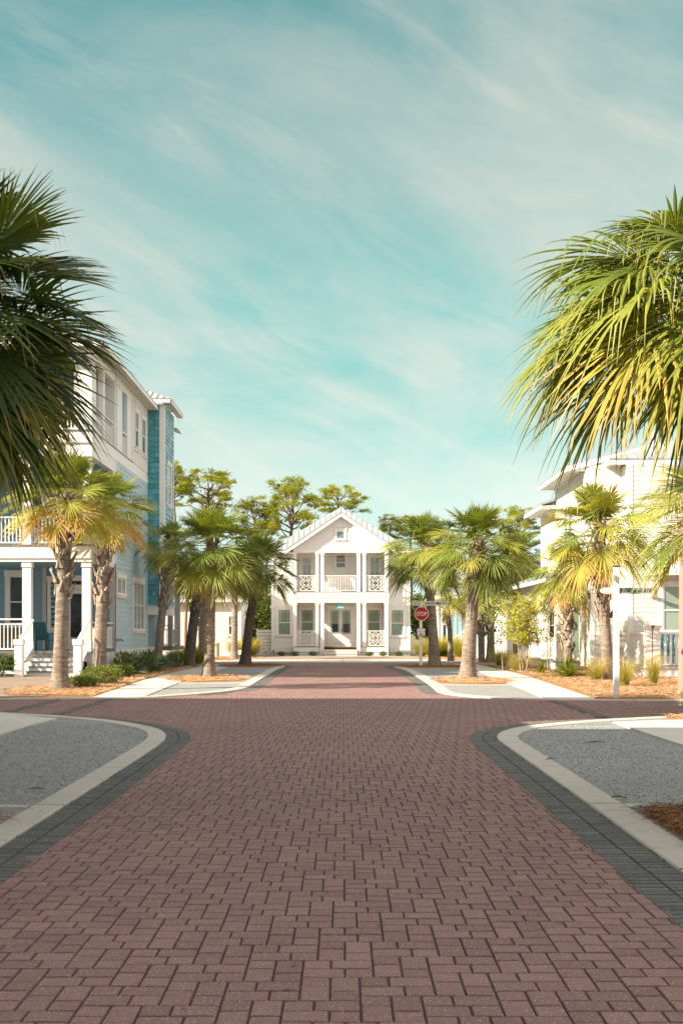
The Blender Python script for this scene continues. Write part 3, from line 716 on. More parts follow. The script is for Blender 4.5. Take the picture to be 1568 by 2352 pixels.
palm_px('short palm with lattice trunk, left one of the pair by the cream cottage', 506, 1508, 500, 1385, 1480, 'small', .92, 13, 12, boots='lattice', seed=9, rot=.4)
palm_px('short palm with lattice trunk, right one of the pair by the cream cottage', 522, 1507, 530, 1390, 1462, 'small', .85, 12, 12, boots='lattice', seed=10, rot=1.4)
palm_px('tall sunlit palm in the right gravel strip with a spreading crown', 1073, 1561, 1098, 1230, 1336, 'full2', 1.16, 34, 25, boots='tight', seed=11, rot=.8)
palm_px('palm just right of the stop sign, dark lower trunk', 998, 1531, 978, 1244, 1366, 'full2', 1.34, 25, 19, boots='lattice', seed=12, rot=2.4)
palm_px('thin palm with a small crown between the stop sign palm and big right palm', 1035, 1519, 1026, 1350, 1388, 'small', .95, 12, 11, boots='tight', seed=13, rot=.1)
palm_px('palm with lattice trunk right behind the big right palm, left of the twin', 1105, 1522, 1103, 1350, 1462, 'small', 1.0, 15, 16, boots='lattice', seed=14, rot=2.0)
palm_px('pale lattice trunk palm right of its twin behind the big right palm', 1126, 1522, 1127, 1322, 1452, 'c', .8, 19, 17, boots='lattice', seed=15, rot=1.2)
palm_px('palm beyond the white side porch, its trunk rising behind the porch roof', 1184, 1520, 1184, 1272, 1400, 'full', 1.25, 14, 14, boots='lattice', seed=16, rot=4.0)
palm_px('shaggy palm covered in leaf bases before the white house door', 1304, 1549, 1298, 1296, 1500, 'droop', .92, 20, 20, boots='lattice', seed=17, rot=1.1)
palm_px('large golden palm before the white house, left of the street name post', 1394, 1566, 1374, 1190, 1420, 'gold3', 1.2, 25, 25, boots='lattice', seed=18, rot=3.3)
palm_px('thin dark curved palm trunk just right of the street name post', 1431, 1545, 1418, 1225, 1392, 'b', .8, 10, 12, boots='tight', seed=19, rot=5.0)
# near palms (trunks outside the frame)
NLC = crown_mesh(101, n=62, nf=50, segs=9, pet=.72, Rr=1.10, lo=-62, hi=84, dead=.0, droop=.5, tint=.14, kp=.10, width=1.0)
palm('close palm at the left edge with big dark fronds over the blue house', -3.80, 10.7, 4.92, (0, 0), .22, .19, 2.6, None, 1.0, seed=31, crownmesh=NLC, rot=.3)
NRC = crown_mesh(119, n=50, nf=50, segs=9, pet=.85, Rr=1.25, lo=-16, hi=36, dead=.0, droop=1.0, tint=.34, width=.88, kp=.22, dirs=[(math.pi-1.1, R(30), .86, 1.36, .3), (math.pi-1.4, R(4), .9, 1.3, .36), (math.pi-.7, R(14), .8, 1.3, .4)])
palm('close palm at the upper right edge with long drooping sunlit fronds', 3.50, 10.2, 4.85, (0, 0), .22, .19, 2.6, None, 1.0, seed=32, crownmesh=NRC, rot=1.1)
NRC2 = crown_mesh(131, n=40, nf=46, segs=7, pet=.85, Rr=1.1, lo=-36, hi=84, dead=.08, droop=.8, tint=.42)
palm('yellow green palm at the right edge just above the pinkish pole', 8.05, 24.0, 4.42, (0, 0), .2, .18, 2.6, None, 1.15, seed=33, crownmesh=NRC2, rot=.2)
# ---------------------------------------------------------------- pines
def pine_mesh(seed, W, Hc, nb):
    """open umbrella crown: forked limbs that end in separate rounded tufts"""
    rr = random.Random(seed); wood = MB(); fol = MB(); z0 = -Hc*.62
    tr = [Vector((0, 0, z0-9)), Vector((.12, 0, z0-3)), Vector((-.18, 0, z0)), Vector((.22, .1, -Hc*.12)), Vector((0, 0, Hc*.3))]
    wood.tube(tr, [.26, .21, .17, .11, .03], 7)
    for i in range(nb):
        v = (i+.5)/nb; zc = Hc*(-.42+.88*v)+rr.uniform(-.2, .2); q = max(0, 1-((zc+.12*Hc)/(Hc*.62))**2)**.5; az = i*2.39996+rr.uniform(-.4, .4); rad = W*.5*q*rr.uniform(.55, .95)
        e = Vector((math.cos(az)*rad, math.sin(az)*rad, zc)); st = tr[2].lerp(tr[4], max(0, min(.9, v*.8-.05))); mid = st.lerp(e, .5)+Vector((rr.uniform(-.3, .3), rr.uniform(-.3, .3), -rr.uniform(.1, .4)))
        wood.tube([st, mid, e], [.085, .06, .02], 5)
        for c in range(rr.randint(3, 5)):
            cc = e+Vector((rr.uniform(-.85, .85), rr.uniform(-.85, .85), rr.uniform(-.35, .5))); wood.tube([mid.lerp(e, .6), cc-Vector((0, 0, .1))], [.035, .012], 4)
            cr_ = rr.uniform(.22, .55); tn = rr.uniform(.35, .95)
            for k in range(int(80*cr_/.5)):
                u = Vector((rr.gauss(0, .55), rr.gauss(0, .55), rr.gauss(.06, .30)))*cr_; p = cc+u; out_ = (u+Vector((0, 0, .30))).normalized()
                for q2 in range(6):
                    d = (out_*.8+Vector((rr.uniform(-1, 1), rr.uniform(-1, 1), rr.uniform(-.5, 1)))).normalized()*rr.uniform(.15, .25); s = d.cross(Vector((rr.random(), rr.random(), .3))).normalized()*.017
                    n = len(fol.v); fol.v += [tuple(p-s), tuple(p+s), tuple(p+d)]; fol.c += [(max(0, min(1, tn+rr.uniform(-.2, .2))), 0, 0)]*3; fol.f.append((n, n+1, n+2))
    a = wood.build('w', M['pinebark']); b = fol.build('f', M['pine']); ma, mb_ = a.data, b.data; bpy.data.objects.remove(a); bpy.data.objects.remove(b); return ma, mb_
PV = [pine_mesh(5, 5.0, 4.6, 17), pine_mesh(9, 5.2, 3.6, 15), pine_mesh(14, 4.6, 4.4, 18)]
PH = [4.6, 3.6, 4.4]; PW = [5.0, 5.2, 4.6]
def pine(label, px, py, wpx, hpx, Y, v, rot):
    x, y, z = AT(px, py, Y); root = thing('pine_tree', (x, y, 0), label, 'pine tree', 'pine trees behind the houses')
    s = wpx*Y/FF/(PW[v]+.4)*1.08; sz = hpx*Y/FF/(PH[v]*.95)
    for nm, me in (('trunk', PV[v][0]), ('crown', PV[v][1])):
        o = bpy.data.objects.new(nm, me); col.objects.link(o); o.parent = root; o.location = (0, 0, z); o.scale = (s, s, sz); o.rotation_euler = (0, 0, rot)
pine('pine crown peeping out right beside the teal tower', 402, 1104, 62, 72, 98, 2, .3)
pine('broad flat topped pine above the big left palm', 478, 1128, 140, 80, 100, 1, 1.0)
pine('lower pine between the broad pine and the open branched one', 588, 1192, 100, 84, 103, 2, 2.0)
pine('tall pine with open curved branches left of the house ridge', 670, 1165, 126, 118, 100, 0, .6)
pine('pine standing directly behind the house ridge', 776, 1150, 116, 60, 104, 1, 4.2)
pine('small pine low beside the left slope of the house roof', 612, 1232, 76, 60, 96, 0, 2.2)
pine('pine just right of the white house roof', 894, 1212, 62, 50, 106, 2, 5.0)
pine('rounded pine behind the stop sign palm crown', 944, 1214, 76, 50, 106, 1, .2)
pine('pale pine low between the right palms and the white roofs', 1190, 1206, 105, 68, 104, 0, 3.0)
pine('pine filling the gap right of the centre house behind the stop sign', 1010, 1270, 100, 80, 98, 2, 1.3)
# ---------------------------------------------------------------- shrubs, grasses
def leafcloud(mb, c, r, n, size, rr, tn=.4, tv=.3, shell=.55):
    for _ in range(n):
        u = Vector((rr.gauss(0, 1), rr.gauss(0, 1), rr.gauss(0, 1))).normalized()*(shell+(1-shell)*rr.random()); u *= 1+.12*mnoise.noise(u*3+Vector((c[0], 0, 0)))*2
        p = Vector((c[0]+u.x*r[0], c[1]+u.y*r[1], c[2]+u.z*r[2]))
        if p.z < .02: continue
        d = (u+Vector((rr.uniform(-1, 1), rr.uniform(-1, 1), rr.uniform(-.3, 1)))*.9).normalized()*size*rr.uniform(.6, 1.3); s = d.cross(Vector((rr.uniform(-1, 1), rr.uniform(-1, 1), rr.uniform(-1, 1)))).normalized()*size*.28
        k = len(mb.v); mb.v += [tuple(p), tuple(p+d*.45+s), tuple(p+d), tuple(p+d*.45-s)]; mb.f.append((k, k+1, k+2, k+3))
        t = tn+tv*(rr.random()-.5)+.25*mnoise.noise(p*2.0); mb.c += [(max(0, min(1, t)), 0, 0)]*4
def shrub(label, x, y, z, rx, rz, n, size, tn, seed, name='shrub', cat='shrub', group=None, ry=None):
    rr = random.Random(seed); root = thing(name, (x, y, z), label, cat, group)
    mb = MB(); ry = ry or rx
    for k in range(5):
        q = Vector((rr.uniform(-.35, .35)*rx, rr.uniform(-.35, .35)*ry, rz*rr.uniform(.75, 1.05)))
        leafcloud(mb, (x+q.x, y+q.y, z+q.z*.85), (rx*.72, ry*.72, rz*.85), n//5, size, rr, tn)
    mb.build('foliage', M['bush'], root)
    mb = MB()
    for k in range(9):
        a = rr.random()*6.28; mb.tube([(x, y, z), (x+math.cos(a)*rx*.3, y+math.sin(a)*ry*.3, z+rz*.7), (x+math.cos(a)*rx*.6, y+math.sin(a)*ry*.6, z+rz*1.2)], [.018, .012, .006], 5)
    mb.build('stem', M['pinebark'], root); return root
def grass(label, x, y, z, r, h, n, tn, seed, group='ornamental grass clumps', w=.006, lean=.5, plume=False):
    rr = random.Random(seed); mb = MB(); root = thing('ornamental_grass', (x, y, z), label, 'ornamental grass', group)
    for _ in range(n):
        a = rr.random()*6.28; b = rr.random()**.6*r*.22; px, py = x+math.cos(a)*b, y+math.sin(a)*b; hh = h*rr.uniform(.35, 1.12); o = r*rr.uniform(.2, 1.15)*(lean+.35)*1.25; a2 = a+rr.uniform(-.5, .5)
        s = Vector((-math.sin(a2), math.cos(a2), 0))*w; k = len(mb.v); N = 4
        for i in range(N+1):
            t = i/N; p = Vector((px+math.cos(a2)*o*t*t, py+math.sin(a2)*o*t*t, z+hh*(t-.18*t*t*lean))); ww = s*(1-t*.85); mb.v += [tuple(p-ww), tuple(p+ww)]
            tt = min(1, max(0, tn+(.45 if plume else .25)*t*t+rr.uniform(-.05, .05))); mb.c += [(tt, .35*t*t if plume else 0, 0)]*2
        for i in range(N): q = k+2*i; mb.f.append((q, q+1, q+3, q+2))
    mb.build('blades', M['grassy'], root); return root
def palmetto(label, x, y, z, s, seed, n=13, tint=.4, group=None, name='saw_palmetto', cat='palmetto'):
    rr = random.Random(seed); mb = MB(); root = thing(name, (x, y, z), label, cat, group)
    for i in range(n):
        az = i*2.39996+rr.uniform(-.3, .3); el = R(rr.uniform(18, 78)); d = Vector((math.cos(az)*math.cos(el), math.sin(az)*math.cos(el), math.sin(el)))
        fan_leaf(mb, (x, y, z+.03), d, .42*s*rr.uniform(.7, 1.2), .46*s*rr.uniform(.85, 1.15), 18, 3, rr, .12, tint+rr.uniform(-.25, .3), .3, 0, 1.25)
    mb.build('leaves', M['palmetto'], root); return root
def sword(label, x, y, z, s, seed, n=46, tint=.5, name='yucca', cat='yucca', group=None, mat='bush'):
    rr = random.Random(seed); mb = MB(); root = thing(name, (x, y, z), label, cat, group)
    for i in range(n):
        az = i*2.39996; el = R(rr.uniform(8, 85)); d = Vector((math.cos(az)*math.cos(el), math.sin(az)*math.cos(el), math.sin(el))); L = s*rr.uniform(.65, 1.1); sd = d.cross(Vector((0, 0, 1))).normalized(); k = len(mb.v)
        for q in range(5):
            t = q/4; p = Vector((x, y, z))+d*L*t-Vector((0, 0, 1))*L*.22*t**2.4; w = sd*s*.045*(1-t**1.8)*(.55+.9*min(1, t*3)); mb.v += [tuple(p-w), tuple(p-Vector((0, 0, .012*s))), tuple(p+w)]; mb.c += [(max(0, min(1, tint+rr.uniform(-.2, .25))), 0, 0)]*3
        for q in range(4): e = k+q*3; mb.f += [(e, e+3, e+4, e+1), (e+1, e+4, e+5, e+2)]
    mb.build('leaves', M[mat], root); return root
shrub('larger boxwood shrub between the two stair palms, on orange straw', -7.35, 34.4, .04, .72, .36, 5200, .05, .42, 1, group='boxwood shrubs under the left palms')
shrub('low front boxwood shrub at the foot of the front palm', -7.4, 32.2, .04, .50, .26, 3200, .05, .42, 2, group='boxwood shrubs under the left palms')
shrub('boxwood shrub on the right side of the second stair palm', -7.55, 39.2, .04, .58, .33, 3600, .05, .36, 3, group='boxwood shrubs under the left palms')
for i, (x, y, s) in enumerate([(-7.9, 41.6, 1.05), (-7.7, 43.2, 1.15), (-7.75, 44.8, 1.1), (-7.5, 46.2, 1.05), (-8.2, 43.0, 1.2), (-7.9, 47.6, 1.0), (-7.3, 48.6, .9), (-8.3, 45.6, 1.1)]):
    o = palmetto('silvery green palmetto in the row along the pale blue side wall', x, y, .05, s, 60+i, 15, .42, 'palmettos in the row along the blue house')
    o['label'] = ['nearest palmetto of the row beside the white short post', 'palmetto with pale fans in front of the blue side wall', 'palmetto midway along the blue side wall', 'palmetto of the row below the triple window', 'palmetto pressed against the foundation of the blue wall', 'palmetto near the leaning palm trunk', 'last small palmetto of the row before the dark grasses', 'palmetto against the wall behind the middle of the row'][i]
palmetto('dark palmetto at the left edge beside the porch stairs', -11.55, 38.4, .12, 1.25, 80, 20, .22)
for i, (x, y, s) in enumerate([(-7.4, 50.5, 1.0), (-6.95, 52.4, .95), (-7.6, 52.8, 1.05), (-7.0, 54.6, .9)]):
    grass(['dark grass clump at the end of the palmetto row', 'dark grass clump at the sidewalk edge below the leaning palm', 'dark grass clump against the rear porch of the blue house', 'farthest dark grass clump of the left bed'][i], x, y, .05, .85*s, .95*s, 900, .12, 90+i, 'dark grass clumps by the blue house', .008)
for i, (x, y, s, L) in enumerate([(-5.9, 71.5, 1.1, 'tall yellow grass clump left of the white slatted fence'), (-6.6, 70.6, 1.0, 'yellow grass clump beside the hedge left of the centre house'), (-8.6, 66.5, .75, 'small yellow grass clump beside the pale green utility pillar'),
        (5.5, 70.5, 1.15, 'yellow grass clump behind the stop sign post'), (6.3, 71.2, 1.2, 'yellow grass clump between the stop sign and its palm'), (7.2, 70.2, 1.25, 'tall yellow grass right of the dark trunked palm'), (4.95, 71.4, .9, 'yellow grass clump at the right corner of the centre house')]):
    grass(L, x, y, .05, .95*s, 1.15*s, 1300, .5, 110+i, w=.011)
grass('feathery pinkish grass clump left of the street name post', 8.26, 37.0, .06, .6, .95, 700, .55, 131, 'muhly grasses on the right bed', .0045, .9, True)
grass('feathery grass clump just right of the street name post', 8.2, 33.0, .06, .5, 1.0, 700, .5, 132, 'muhly grasses on the right bed', .0045, .8, True)
grass('upright feathery grass clump before the porch rail', 9.4, 34.3, .06, .45, 1.1, 700, .5, 133, 'muhly grasses on the right bed', .0045, .7, True)
grass('pale grass at the foot of the tall sunlit bush', 7.15, 45.4, .06, .8, .8, 900, .5, 134, 'muhly grasses on the right bed', .007, .6, True)
grass('dark green grass behind the lattice trunked twin palms', 7.2, 51.5, .06, .9, .9, 900, .3, 135, 'ornamental grass clumps', .009)
sword('large green yucca on straw before the white house door', 7.85, 39.6, .06, 1.05, 141, 84, .58)
sword('smaller yucca left of the large one', 7.50, 43.0, .06, .72, 142, 54, .6)
sword('tiny leafy plant under the tall sunlit bush', 7.0, 46.0, .06, .5, 143, 30, .75, 'leafy_plant', 'plant')
# small shrubs along the centre house
for i, cx in enumerate([272, 382, 527, 990, 1112, 1228]):
    x = -6.138+.00792*cx
    shrub(['small round shrub below the left front window', 'small round shrub at the left corner of the porch', 'small round shrub left of the centre house steps', 'small round shrub right of the centre house steps', 'small round shrub below the right porch rail', 'small round shrub below the right front window'][i], x, 73.6, .04, .32, .17, 700, .06, .25, 150+i, group='small shrubs along the centre house')
shrub('square clipped hedge left of the white slatted fence', -5.95, 74.5, .0, .55, .75, 2600, .07, .55, 160, 'hedge', 'hedge')
# tall sapling bush at the right
def sapling(label, x, y, h, spread, seed, n, tn=.75, dens=26):
    rr = random.Random(seed); root = thing('sapling', (x, y, .05), label, 'sapling', 'slender saplings before the white house'); wood = MB(); fol = MB()
    for k in range(n):
        a = rr.random()*6.28; p0 = Vector((x+rr.uniform(-.15, .15), y+rr.uniform(-.15, .15), .05)); tp = p0+Vector((math.cos(a)*spread*rr.uniform(.3, 1), math.sin(a)*spread*rr.uniform(.3, 1), h*rr.uniform(.75, 1.05))); m1 = p0.lerp(tp, .5)+Vector((rr.uniform(-.12, .12), rr.uniform(-.1, .1), 0))
        wood.tube([p0, m1, tp], [.02, .014, .005], 6)
        for q in range(dens):
            t = .38+.64*rr.random(); c = (m1.lerp(tp, (t-.5)*2) if t > .5 else p0.lerp(m1, t*2)); b = c+Vector((rr.uniform(-.42, .42), rr.uniform(-.42, .42), rr.uniform(.02, .3)))
            wood.tube([c, b], [.006, .003], 4, False); leafcloud(fol, b, (.17, .17, .12), 18, .085, rr, tn, .5, .1)
    wood.build('stem', M['boot'], root); fol.build('foliage', M['bush'], root)
sapling('bright yellow green sapling, widest of the group before the side porch', 7.1, 44.6, 2.7, .95, 171, 9, 1.0, 36)
sapling('thin darker sapling at the left of the group before the side porch', 6.45, 46.8, 2.6, .3, 172, 2, .5, 30)
sapling('thin sapling at the right of the group in front of a porch column', 7.75, 42.6, 3.0, .35, 173, 2, .55, 14)
shrub('green leafy shrub peeping in at the right edge beside the road', 6.95, 21.9, .04, .38, .40, 1500, .06, .6, 180)
# background greenery
def bushmass(label, x, y, rx, ry, h, n, tn, seed, size=.24, name='background_tree'):
    rr = random.Random(seed); root = thing(name, (x, y, 0), label, 'tree', 'dense trees behind the centre house'); mb = MB()
    for k in range(9):
        c = (x+rr.uniform(-.7, .7)*rx, y+rr.uniform(-.6, .6)*ry, h*rr.uniform(.25, .8)); leafcloud(mb, c, (rx*.45, ry*.45, h*.24), n//9, size, rr, tn, .5, .35)
    mb.build('crown', M['bush'], root); mb = MB()
    for k in range(4): xx = x+rr.uniform(-.8, .8)*rx; mb.tube([(xx, y, 0), (xx+rr.uniform(-.3, .3), y, h*.5), (xx+rr.uniform(-.6, .6), y, h*.8)], [.12, .09, .04], 6)
    mb.build('trunk', M['pinebark'], root)
bushmass('dark dense tree just left of the centre house', -6.6, 86, 2.2, 2, 4.9, 9000, .25, 201)
bushmass('taller green tree behind the left hedge', -9.4, 90, 2.6, 2, 6.0, 6500, .45, 202)
bushmass('bright green tree far behind the left palms', -12.6, 94, 2.8, 2, 7.5, 6500, .6, 203)
bushmass('dark tree right of the centre house behind the fence', 6.2, 86, 1.8, 2, 4.6, 6000, .7, 204)
bushmass('green tree behind the stop sign and the thin palm', 9.0, 92, 2.6, 2, 6.6, 6500, .55, 205)
bushmass('green tree showing between the right palms and the porch roof', 14.0, 96, 3.4, 2, 7.0, 6500, .5, 206)
bushmass('low green tree filling the gap over the left hedge', -4.9, 92, 2.4, 2, 6.2, 6500, .5, 207)
# ================================================================ BUILDINGS
def wall(parent, F, a0, a1, z0, z1, ops=(), mat='whitewall', style='lap', step=.17, clip=None, name='wall', back=.14, seed=0):
    """solid backing plus real boards; ops = (a0,a1,z0,z1) rectangles left free of boards"""
    mb = MB(); rr = random.Random(seed)
    if clip:
        pts = [(a, z) for z in [z0+(z1-z0)*i/1 for i in (0, 1)] for a in clip(z)]
        q = [(clip(z0)[0], z0), (clip(z0)[1], z0), (clip(z1)[1], z1), (clip(z1)[0], z1)]
        f = [F(a, -.001, z) for a, z in q]; b = [F(a, -back, z) for a, z in q]; mb.hexa([f[0], f[1], b[1], b[0], f[3], f[2], b[2], b[3]])
    else: mb.box(a0, a1, -back, -.001, z0, z1, F)
    def free(za, zb, l, r):
        segs = [(l, r)]
        for (p, q, u, v) in ops:
            if v <= za+.01 or u >= zb-.01: continue
            n = []
            for s, e in segs:
                if q <= s or p >= e: n.append((s, e)); continue
                if p > s: n.append((s, p))
                if q < e: n.append((q, e))
            segs = n
        return segs
    def piece(l, r, za, zb, b0, b1):
        A = [F(l, -.0005, za), F(r, -.0005, za), F(r, b0, za), F(l, b0, za), F(l, -.0005, zb), F(r, -.0005, zb), F(r, b1, zb), F(l, b1, zb)]
        n = len(mb.v); mb.v += A
        for q in ((3, 2, 6, 7), (0, 1, 2, 3), (0, 3, 7, 4), (1, 5, 6, 2), (4, 7, 6, 5)): mb.f.append(tuple(n+i for i in q))
    if style == 'lap':
        z = z0
        while z < z1-.02:
            zb = min(z+step, z1); l, r = (a0, a1) if not clip else clip((z+zb)/2)
            for s, e in free(z, zb, l, r):
                # butt joints
                x = s; 
                while x < e-1e-6:
                    nx = min(e, x+rr.uniform(2.2, 3.6)); 
                    if e-nx < .5: nx = e
                    piece(x, nx-(.003 if nx < e else 0), z, zb, .021, .008); x = nx
            z += step
    elif style == 'bb':
        a = a0
        while a < a1+.001:
            l, r = max(a0, a-.022), min(a1, a+.022)
            z = [(z0, z1)]
            for (p, q, u, v) in ops:
                if r > p and l < q: z = [(s, min(e, u)) for s, e in z if u > s]+[(max(s, v), e) for s, e in z if v < e]
            for s, e in z: piece(l, r, s, e, .03, .03)
            a += step
    elif style == 'shingle':
        z = z0; row = 0
        while z < z1-.02:
            zb = min(z+step, z1); a = a0
            for s, e in free(z, zb, a0, a1):
                x = s
                while x < e-1e-6:
                    w = rr.uniform(.13, .26); nx = min(e, x+w)
                    if e-nx < .07: nx = e
                    dz = rr.uniform(-.03, .012); t = .030+rr.random()*.012; piece(x+.004, nx-.004, max(z0, z+dz), zb, t, .006); x = nx
            z += step; row += 1
    return mb.build(name, M[mat], parent)
def window(parent, F, a0, a1, z0, z1, g='glass', units=1, top=(2, 1), bot=(1, 1), meet=.5, case=.10, head=.14, sill=True, mat='white', deep=.055, name='window', casing=True):
    """a0..z1 is the glazed unit including sash; casing goes around it"""
    mb = MB(); c = case
    if casing:
        mb.box(a0-c, a0, -.0, deep, z0, z1, F); mb.box(a1, a1+c, -.0, deep, z0, z1, F)
        mb.box(a0-c-.03, a1+c+.03, 0, deep+.012, z1, z1+head, F); mb.box(a0-c-.05, a1+c+.05, 0, deep+.03, z1+head, z1+head+.03, F)
    if sill: mb.box(a0-c-.04, a1+c+.04, 0, deep+.045, z0-.045, z0, F); mb.box(a0-c, a1+c, 0, deep, z0-.14, z0-.045, F)
    s = .045; w = (a1-a0)/units; zm = z0+(z1-z0)*meet
    for u in range(units):
        l = a0+u*w+(.03 if u else 0); r = a0+(u+1)*w-(.03 if u < units-1 else 0)
        if u: mb.box(l-.06, l, 0, deep-.004, z0, z1, F)
        mb.box(l, l+s, 0, .040, z0, z1, F); mb.box(r-s, r, 0, .040, z0, z1, F)
        mb.box(l+s, r-s, 0, .040, z0, z0+s*1.2, F); mb.box(l+s, r-s, 0, .040, z1-s, z1, F)
        if meet > 0: mb.box(l+s, r-s, 0, .044, zm-.025, zm+.025, F)
        for (nc, nr), za, zb in ((top, zm, z1-s), (bot, z0+s, zm)):
            for i in range(1, nc): x = l+s+(r-l-2*s)*i/nc; mb.box(x-.011, x+.011, 0, .030, za, zb, F)
            for i in range(1, nr): z = za+(zb-za)*i/nr; mb.box(l+s, r-s, 0, .027, z-.011, z+.011, F)
        if top == 'p' or bot == 'p': pass
    f = mb.build(name, M[mat], parent)
    for u in range(units):
        p = MB(); l = a0+u*w; p.box(l+.02, l+w-.02, .002, .012, z0+.02, z1-.02, F); p.build('pane', M[g], f)
    return f
def prairie(mbx, F, l, r, z0, z1, d=.12):
    for x in (l+d, r-d): mbx.box(x-.009, x+.009, 0, .030, z0, z1, F)
    mbx.box(l, r, 0, .027, z1-d-.009, z1-d+.009, F)
def column(parent, F, a, b, w, z0, z1, mat='white', cap=.12, base=.22):
    mb = MB(); h = w/2
    mb.box(a-h, a+h, b-h, b+h, z0, z1, F); e = .022
    if cap: mb.box(a-h-e, a+h+e, b-h-e, b+h+e, z1-cap, z1-.002, F); mb.box(a-h-e*1.6, a+h+e*1.6, b-h-e*1.6, b+h+e*1.6, z1-cap-.02, z1-cap+.012, F)
    if base: mb.box(a-h-e, a+h+e, b-h-e, b+h+e, z0+.002, z0+base, F)
    return mb.build('column', M[mat], parent)
def rail(parent, F, a0, a1, b, z0, z1, step=.115, mat='white', bal=.032, pattern=None, double=False, name='railing', top=.05):
    mb = MB(); mb.box(a0, a1, b-.045, b+.045, z1-top, z1, F); mb.box(a0, a1, b-.025, b+.025, z0+.06, z0+.11, F)
    zt = z1-top
    if double: mb.box(a0, a1, b-.02, b+.02, z1-.22, z1-.18, F); zt = z1-.22
    n = max(1, round((a1-a0)/step))
    if pattern == 'x':
        m = (a0+a1)/2; hw = (a1-a0)*.33; zl, zh = z0+.11, zt; zc = (zl+zh)/2; hh = (zh-zl)/2
        for i in range(n+1):
            x = a0+(a1-a0)*i/n
            if abs(x-m) > hw-.01: mb.box(x-bal/2, x+bal/2, b-.016, b+.016, zl, zh, F)
        for x in (m-hw, m+hw): mb.box(x-bal/2, x+bal/2, b-.018, b+.018, zl, zh, F)
        def dg(p, q): mb.bar(F(p[0], b, p[1]), F(q[0], b, q[1]), .034, .034)
        for k in (1.0, .55):
            P = [(m, zc+hh*k), (m+hw*k, zc), (m, zc-hh*k), (m-hw*k, zc)]
            for i in range(4): dg(P[i], P[(i+1) % 4])
        for sx in (-1, 1):
            for sz in (-1, 1): dg((m+sx*hw*.98, zc+sz*hh*.98), (m+sx*hw*.16, zc+sz*hh*.16))
    else:
        for i in range(n+1):
            x = a0+(a1-a0)*i/n; mb.box(x-bal/2, x+bal/2, b-bal/2, b+bal/2, z0+.11, zt, F)
    return mb.build(name, M[mat], parent)
def roofplane(mb, mr, pts, th=.06, seam=.42, dirv=None):
    """pts = 3 or 4 corners (eave a, eave b, [ridge b, ridge a]); seams run up the slope"""
    P = [Vector(p) for p in pts]; n = (P[1]-P[0]).cross(P[2]-P[0]).normalized()
    if n.z < 0: n = -n
    k = len(mb.v); m = len(P); mb.v += [tuple(p) for p in P]+[tuple(p-n*th) for p in P]
    mb.f.append(tuple(k+i for i in range(m))); mb.f.append(tuple(k+m+i for i in reversed(range(m))))
    for i in range(m): mb.f.append((k+i, k+(i+1) % m, k+m+(i+1) % m, k+m+i))
    e = P[1]-P[0]; L = e.length; u = e/L; up = n.cross(u)
    if up.z < 0: up = -up
    # polygon in (s,t) coordinates
    Q = [((p-P[0]).dot(u), (p-P[0]).dot(up)) for p in P]; s = seam*.5
    while s < L:
        ts = []
        for i in range(m):
            (s0, t0), (s1, t1) = Q[i], Q[(i+1) % m]
            if (s0-s)*(s1-s) < 0: ts.append(t0+(t1-t0)*(s-s0)/(s1-s0))
        if len(ts) >= 2:
            a = P[0]+u*s+up*min(ts); b = P[0]+u*s+up*max(ts)
            if (b-a).length > .1: mr.bar(a+n*.018, b+n*.018, .028, .04, up=n)
        s += seam
def text_mesh(mb, s, F, a, z, size, b, depth=.004, sx=1.0, align='CENTER'):
    cu = bpy.data.curves.new('t', 'FONT'); cu.body = s; cu.size = size; cu.extrude = depth; cu.align_x = align; cu.resolution_u = 3; cu.offset = size*.018
    ob = bpy.data.objects.new('t', cu); col.objects.link(ob); dg = bpy.context.evaluated_depsgraph_get(); me = bpy.data.meshes.new_from_object(ob.evaluated_get(dg))
    k = len(mb.v); mb.v += [F(a+v.co.x*sx, b+v.co.z, z+v.co.y) for v in me.vertices]; mb.f += [tuple(k+i for i in p.vertices) for p in me.polygons]
    bpy.data.objects.remove(ob); bpy.data.meshes.remove(me)

# ---------------------------------------------------------------- CENTRE HOUSE (front at Y = 75)
YC = 75.0
def cx_(c): return -6.138+.00792*c*1.0
def cz_(c): return 12.0-.00792*c
H = thing('house', (0, 80, 0), 'white two storey house with gabled double porch closing the end of the brick street', 'house')
FP = frame(0, YC, 1, 0, 0, -1)            # porch front plane, a = X, b towards the camera
FB = frame(0, YC+1.1, 1, 0, 0, -1)        # body front wall beside the porch
FI = frame(0, YC+2.0, 1, 0, 0, -1)        # wall inside the porches
FIU = frame(0, YC+2.0, 1, 0, 0, -1)
k_ = (YC+1.1)/YC; k2 = (YC+2.0)/YC
def sX(c, k): return (cx_(c))*k
def sZ(c, k): return 1.7+(cz_(c)-1.7)*k
xl, xr = sX(180, k_), sX(1335, k_)
pl, pr = cx_(360), cx_(1158)
def wf(parent, F, k, x0, x1, y0, y1, g, **kw): return window(parent, F, sX(x0, k), sX(x1, k), sZ(y1, k), sZ(y0, k), g, **kw)
oL = (sX(215, k_), sX(357, k_), sZ(1362, k_), sZ(1104, k_)); oR = (sX(1160, k_), sX(1302, k_), sZ(1365, k_), sZ(1106, k_))
wall(H, FB, xl, pl+.02, .62, 7.1, [oL], name='wall'); wall(H, FB, pr-.02, xr, .62, 7.1, [oR], name='wall', seed=2)
